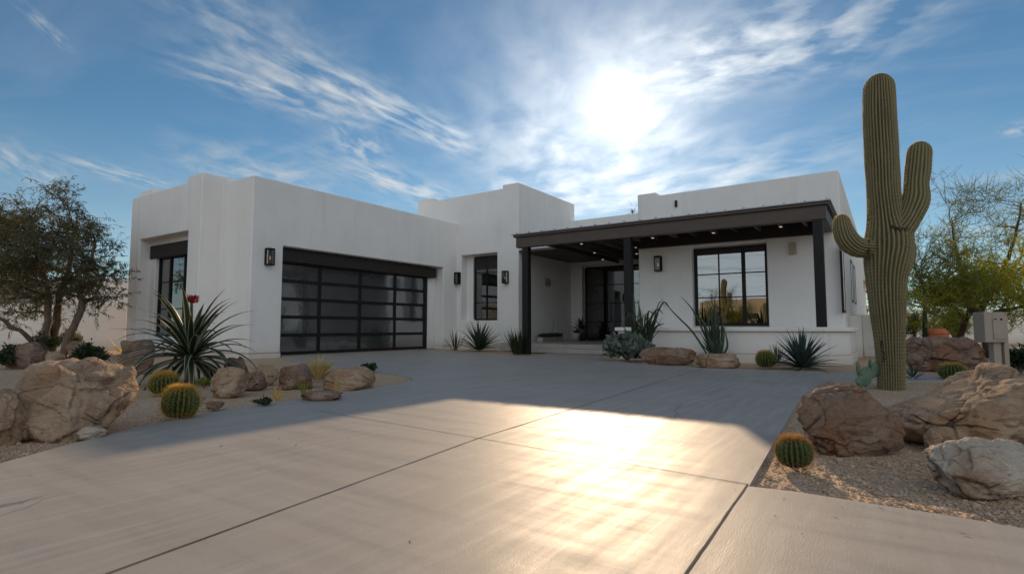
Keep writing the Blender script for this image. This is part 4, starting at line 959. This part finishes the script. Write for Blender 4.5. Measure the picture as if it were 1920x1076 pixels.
tree('palo_verde', 'feathery yellow green palo verde tree with a leaning trunk on the right', 'tree', 1852, 655, 14.0,
     [[(1858, 668, 9, 0), (1850, 635, 8, 0), (1836, 600, 7.5, 0), (1822, 575, 7, 0), (1812, 540, 5, 0), (1795, 480, 3, .1), (1785, 420, 1.5, .1)],
      [(1834, 598, 6, 0), (1850, 560, 5, .2), (1880, 510, 4, .3), (1905, 440, 2.5, .3), (1915, 380, 1.4, .3)],
      [(1824, 580, 5, 0), (1790, 560, 4.5, -.2), (1755, 545, 3.5, -.3), (1725, 530, 2, -.3)],
      [(1838, 605, 5, 0), (1870, 585, 4, -.4), (1915, 575, 3, -.6), (1960, 560, 2, -.7)],
      [(1798, 650, 6, 1.), (1806, 610, 5.5, .8), (1820, 578, 5, .3)]],
     cl, LEAF_PV, BARK_D, TWIG_G, 6, .06, .018, 85, 30, .55, .0, upb=.35, tw_r=.005)
tree('slim_tree', 'slim dark tree behind the far end of the right wing', 'tree', 1618, 640, 34, [[(1617, 640, 2.5, 0), (1618, 580, 2, 0), (1614, 500, 1.2, 0)]],
     [(1614, 520, 12, 0, 2), (1620, 550, 13, 0, 2), (1616, 580, 13, 0, 2), (1622, 600, 12, 0, 2)], LEAF_OL, BARK_D, BARK_D, 8, .2, .05, 200, 8, .5)
tree('twiggy_tree', 'leafless twig tips showing above the entry parapet', 'tree', 1186, 560, 27, [[(1186, 600, 2, 0), (1186, 450, 1.5, 0), (1186, 405, 1, 0)]],
     [(1186, 396, 9, 0, 2.5)], LEAF_OL, BARK_D, BARK_D, 8, .06, .02, 160, 1, .5)
# dead branch at the left edge
gdb = G(45, 668)
mb = MB(); D = 12.6
mb.tube([PD(x, y, D) for x, y in ((60, 640), (48, 628), (38, 619), (20, 614), (10, 602), (0, 597), (-12, 600))], [.055, .05, .045, .05, .04, .03, .02], 8)
mb.tube([PD(x, y, D) for x, y in ((58, 640), (62, 632), (75, 634), (84, 628))], [.04, .03, .02, .01], 6)
tag(mb.build('dead_branch', BARK_D, loc=(gdb.x, gdb.y, 0), smooth=True), 'bare twisted dead branch lying over the rocks at the left edge', 'branch')
# thin post cactus + pot + meter box
D = 20.5
b0 = PD(1734, 640, D)
mb = MB().tube([PD(1733, 655, D), PD(1734, 620, D), PD(1734, 590, D), PD(1734, 574, D), PD(1734, 572, D)], [.08, .085, .08, .07, .02], 12, ribs=6, ribd=.2)
tag(mb.build('post_cactus', CACT, loc=(b0.x, b0.y, 0), smooth=True), 'thin dark column cactus left of the terracotta pot', 'cactus')
b0 = PD(1758, 640, D); b0.z = 0; o = thing('terracotta_pot', b0, 'wide banded terracotta pot behind the wide brown boulder', 'pot')
prof = [(.22, 0), (.30, .1), (.34, .2), (.35, .3), (.33, .42), (.29, .50), (.25, .56)]
zt = PD(1758, 616, D).z; mb = MB(); na = 28
for k, (r1, z1) in enumerate([(a*1.02, b/.56*(zt)) for a, b in prof]+[(.20, zt+.01), (.19, zt-.06)]):
    for j in range(na): mb.v.append((b0.x+r1*math.cos(6.2832*j/na), b0.y+r1*math.sin(6.2832*j/na), z1))
for k in range(len(prof)+1):
    for j in range(na): mb.f.append([k*na+j, k*na+(j+1) % na, (k+1)*na+(j+1) % na, (k+1)*na+j])
mb.build('body', TERRA, o, smooth=True); MB().tube([(b0.x, b0.y, zt-.05), (b0.x, b0.y, zt-.04)], .19, 20).build('soil', SCAR, o)
for z1 in (.35, .55, .75): MB().tube([(b0.x, b0.y, zt*z1-.01), (b0.x, b0.y, zt*z1+.012)], .368, 28).build('band', TERRA, o)
# meter box
pb = G(1878, 706); D = DEP(pb); u_ = rt; o = thing('utility_box', (pb.x, pb.y, 0), 'beige electric meter box on its post at the right edge', 'utility box')
def pbox(x0, x1, y0, y1, d0, d1, name, mat, par, bev=.006):
    A = PD(x0, 640, D); B = PD(x1, 640, D); A0 = Vector((A.x, A.y, 0)); wd = (B-A).length
    return MB().obox(A0+fh*d0, rt, wd, fh, d1-d0, PD((x0+x1)/2, y1, D).z, PD((x0+x1)/2, y0, D).z).build(name, mat, par, bevel=bev)
c1 = pbox(1848, 1888, 585, 642, 0, .22, 'cabinet', GREYBOX, o, .012)
pbox(1863, 1886, 596, 636, -.012, -.001, 'cover', GREYBOX, c1, .004)
pbox(1864, 1868, 625, 631, -.016, -.0125, 'meter_label', STONEPOT, c1, .0)
pbox(1866, 1869, 597, 599, -.02, -.0125, 'latch', STEEL, c1, .0); pbox(1877, 1880, 597, 600, -.02, -.0125, 'latch', STEEL, c1, .0)
pbox(1889, 1898, 591, 706, .06, .22, 'post', GREYBOX, o); pbox(1868, 1882, 642, 702, .05, .15, 'conduit', GREYBOX, o)
# entry pots
g_ = PY(1032, 640, 18.2); z0 = .25; b0 = Vector((-9.95, 18.6, z0)); b0 = Vector((PX(1032, 640, -10.1).x, PX(1032, 640, -10.1).y, z0))
o = thing('planter_trough', b0, 'low stone trough planter against the entry side wall', 'planter')
L_ = .36; mb = MB().box(b0.x-.1, b0.x+.12, b0.y-.75, b0.y+.75, z0, z0+.16); mb.build('trough', STONEPOT, o, bevel=.01)
sb = MB(); r_ = random.Random(8)
for k in range(900):
    d = Vector((r_.gauss(0, 1), r_.gauss(0, 1), r_.gauss(.6, .7))).normalized(); sb.leaf(Vector((b0.x+r_.uniform(-.1, .12), b0.y+r_.uniform(-.75, .75), z0+.15+r_.uniform(0, .12))), d, d.orthogonal().normalized(), .07, .03)
sb.build('planting', LEAF_DK, o)
MB().tube([(b0.x, b0.y+.1, z0+.16), (b0.x, b0.y+.18, z0+.5), (b0.x, b0.y+.32, z0+.85)], .008, 5).build('flower_stalk', BARK_D, o)
b0 = PY(1090, 640, 19.0); b0.z = z0; o = thing('potted_agave', b0, 'potted dark succulent beside the left door jamb', 'potted plant')
MB().tube([(b0.x, b0.y, z0), (b0.x, b0.y, z0+.3), (b0.x, b0.y, z0+.42), (b0.x, b0.y, z0+.45)], [.15, .2, .22, .21], 20).build('pot', DARKPOT, o, smooth=True)
mb = MB()
for k in range(26): mb.blade((b0.x, b0.y, z0+.42), k*2.4, r_.uniform(.2, 1.4), r_.uniform(.35, .6), .07, .5, 6)
mb.build('leaves', LEAF_DK, o, smooth=True)
b0 = PY(1080, 641, 18.6); b0.z = z0; o = thing('stone_pot', b0, 'small pale stone pot on the entry platform left of the door', 'pot')
MB().tube([(b0.x, b0.y, z0), (b0.x, b0.y, z0+.2), (b0.x, b0.y, z0+.3)], [.13, .15, .16], 18).build('body', STONEPOT, o, smooth=True)
mb = MB()
for k in range(16): mb.blade((b0.x, b0.y, z0+.28), k*2.4, r_.uniform(.2, 1.2), r_.uniform(.2, .3), .05, .6, 5)
mb.build('leaves', LEAF_DK, o, smooth=True)

# ------------------------------------------------------------------ garden walls and steps
def seg_wall(pts, h_, th, name, label, mat=STUCCO_W, cat='wall', z0=-.2):
    mb = MB(); pts = [Vector(p) for p in pts]
    for a, b_ in zip(pts[:-1], pts[1:]):
        u = (b_-a).normalized(); n = Vector((-u.y, u.x, 0)); mb.obox(a, u, (b_-a).length, n, th, z0, h_)
    return tag(mb.build(name, mat, loc=(pts[0].x, pts[0].y, 0), bevel=.02), label, cat)
a = PD(236, 600, 19.5); b_ = PD(-260, 600, 19.5)
seg_wall([(a.x, a.y, 0), (b_.x, b_.y, 0)], 1.60, -.2, 'garden_wall', 'cream stucco garden wall running left from the house')
a = PD(1640, 600, 27); b_ = PD(2300, 600, 27)
seg_wall([(a.x, a.y, 0), (b_.x, b_.y, 0)], 1.60, .2, 'garden_wall', 'white garden wall behind the palo verde on the right')
o = thing('side_steps', G(1605, 668), 'pale stucco pillars and steps past the patio corner', 'steps')
def ibox(x0, x1, ytop, base, dd, name, mat=STUCCO, dep=.5):
    Dd = DEP(G(x0, base)) if base else dd; A = PD(x0, 640, Dd); B = PD(x1, 640, Dd)
    return MB().obox(Vector((A.x, A.y, 0)), rt, (B-A).length, fh, dep, -.1, PD((x0+x1)/2, ytop, Dd).z).build(name, mat, o, bevel=.02)
ibox(1592, 1618, 592, 667, 0, 'pillar', dep=.4); ibox(1619, 1640, 590, 664, 0, 'pillar', dep=.4)
ibox(1620, 1652, 656, 666, 0, 'step', dep=.6); ibox(1622, 1652, 642, 662, 0, 'step', dep=.6)

# ------------------------------------------------------------------ background and the far side of the street (seen in the panes)
def simple_house(name, label, x0, x1, y0, y1, h_, mat, wins, par=.3, face='y'):
    o = thing(name, ((x0+x1)/2, (y0+y1)/2, 0), label, 'house'); MB().box(x0, x1, y0, y1, -.2, h_).build('wall', mat, o, bevel=.04)
    MB().box(x0+(x1-x0)*.55, x1-.4, y0+.5, y1-.5, h_-.1, h_+par*2).build('upper_wall', mat, o, bevel=.04)
    for (a, b_, z0, z1) in wins:
        if face == 'y': MB().box(a, b_, y1-.02, y1+.03, z0, z1).build('window', STEEL, o)
        elif face == '-y': MB().box(a, b_, y0-.03, y0+.02, z0, z1).build('window', STEEL, o)
        else: MB().box(x1-.02, x1+.03, a, b_, z0, z1).build('window', STEEL, o)
    return o
p = PD(45, 560, 42)
TAUPE = stucco_mat('taupe stucco', (.20, .18, .17), (.25, .22, .2))
simple_house('neighbour_house', 'taupe flat-roofed neighbour house behind the left garden wall', p.x-6, p.x+2.0, p.y-4, p.y+6, 3.7, TAUPE, [(p.x-4, p.x-1.5, 2.0, 2.7)], .2, '-y')
p = PD(150, 560, 46)
simple_house('neighbour_house', 'pale neighbour house seen between the left tree trunks', p.x-3, p.x+6, p.y-3, p.y+6, 4.2, STUCCO_W, [(p.x, p.x+2, 1.5, 3.)], .2, '-y')
simple_house('neighbour_house', 'tan stepped house across the street, mirrored in the windows', -20, 4, -52, -42, 4.2, STUCCO_T, [(-17, -13, .4, 2.6), (-9, -6, 1, 2.6)], .6)
simple_house('neighbour_house', 'long tan house across the street, farther right behind the camera', 10, 32, -54, -44, 4.0, STUCCO_T, [(13, 16, 1, 2.6), (20, 25, .2, 2.6)], .5)
seg_wall([(-60, -41, 0), (60, -41, 0)], 1.9, -.2, 'street_wall', 'long tan wall lining the far side of the street', STUCCO_T)
seg_wall([(14, -8, 0), (16, 26, 0)], 1.7, -.2, 'side_wall', 'cream boundary wall at the side, mirrored in the garage panes')
def copy_thing(src, loc, rz, sc, label, name=None):
    r = src.copy(); col.objects.link(r); r.location = loc; r.rotation_euler = (0, 0, rz); r.scale = (sc, sc, sc); r['label'] = label
    for ch in src.children:
        c_ = ch.copy(); col.objects.link(c_); c_.parent = r
    return r
ac = [o for o in bpy.data.objects if o.name == 'acacia_tree'][0]; pv = [o for o in bpy.data.objects if o.name == 'palo_verde'][0]
copy_thing(pv, (-12.8, -25, 0), 2.2, 1.0, 'palo verde across the street, mirrored in the wide window')
copy_thing(ac, (-22, -30, 0), 1.1, 1.1, 'acacia tree across the street left of the palo verde')
copy_thing(pv, (12, 7, 0), .7, 1.0, 'palo verde by the side wall, mirrored in the garage panes')
copy_thing(ac, (11, 19, 0), 2.5, .9, 'acacia tree by the side wall behind the right edge')
def copy_deep(src, loc, label):
    r = src.copy(); col.objects.link(r); r.location = loc; r['label'] = label
    for ch in src.children:
        c_ = ch.copy(); col.objects.link(c_); c_.parent = r
        for g2 in ch.children:
            d_ = g2.copy(); col.objects.link(d_); d_.parent = c_
copy_deep(sag, (-9.3, -9.2, 0), 'saguaro beside the street, seen only as a reflection in the wide window')
copy_deep(sag, (-6.9, -10.5, -1.7), 'short saguaro by the street, reflected in the right half of the wide window')
# hills
def hills(D, span, h_, m, seed, a0=-1.2, a1=1.2):
    mb = MB(); n = 120; nr = 5
    for k in range(n+1):
        a_ = a0+(a1-a0)*k/n; d = fh*math.cos(a_)+rt*math.sin(a_); hh_ = h_*(.35+.9*max(0, noise.fractal(Vector((a_*4+seed, seed, 0)), .8, 2., 5)+.35))
        for j in range(nr+1):
            t = j/nr; q = d*(D+span*t); mb.v.append((q.x, q.y, -1+hh_*math.sin(t*math.pi/2)*(1+.15*noise.noise(Vector((a_*30, t*4, seed))))))
    for k in range(n):
        for j in range(nr): i0 = k*(nr+1)+j; mb.f.append([i0, i0+nr+1, i0+nr+2, i0+1])
    tag(mb.build('hills', m, smooth=True), kind='structure')
hills(500, 200, 24, HILL, 3)
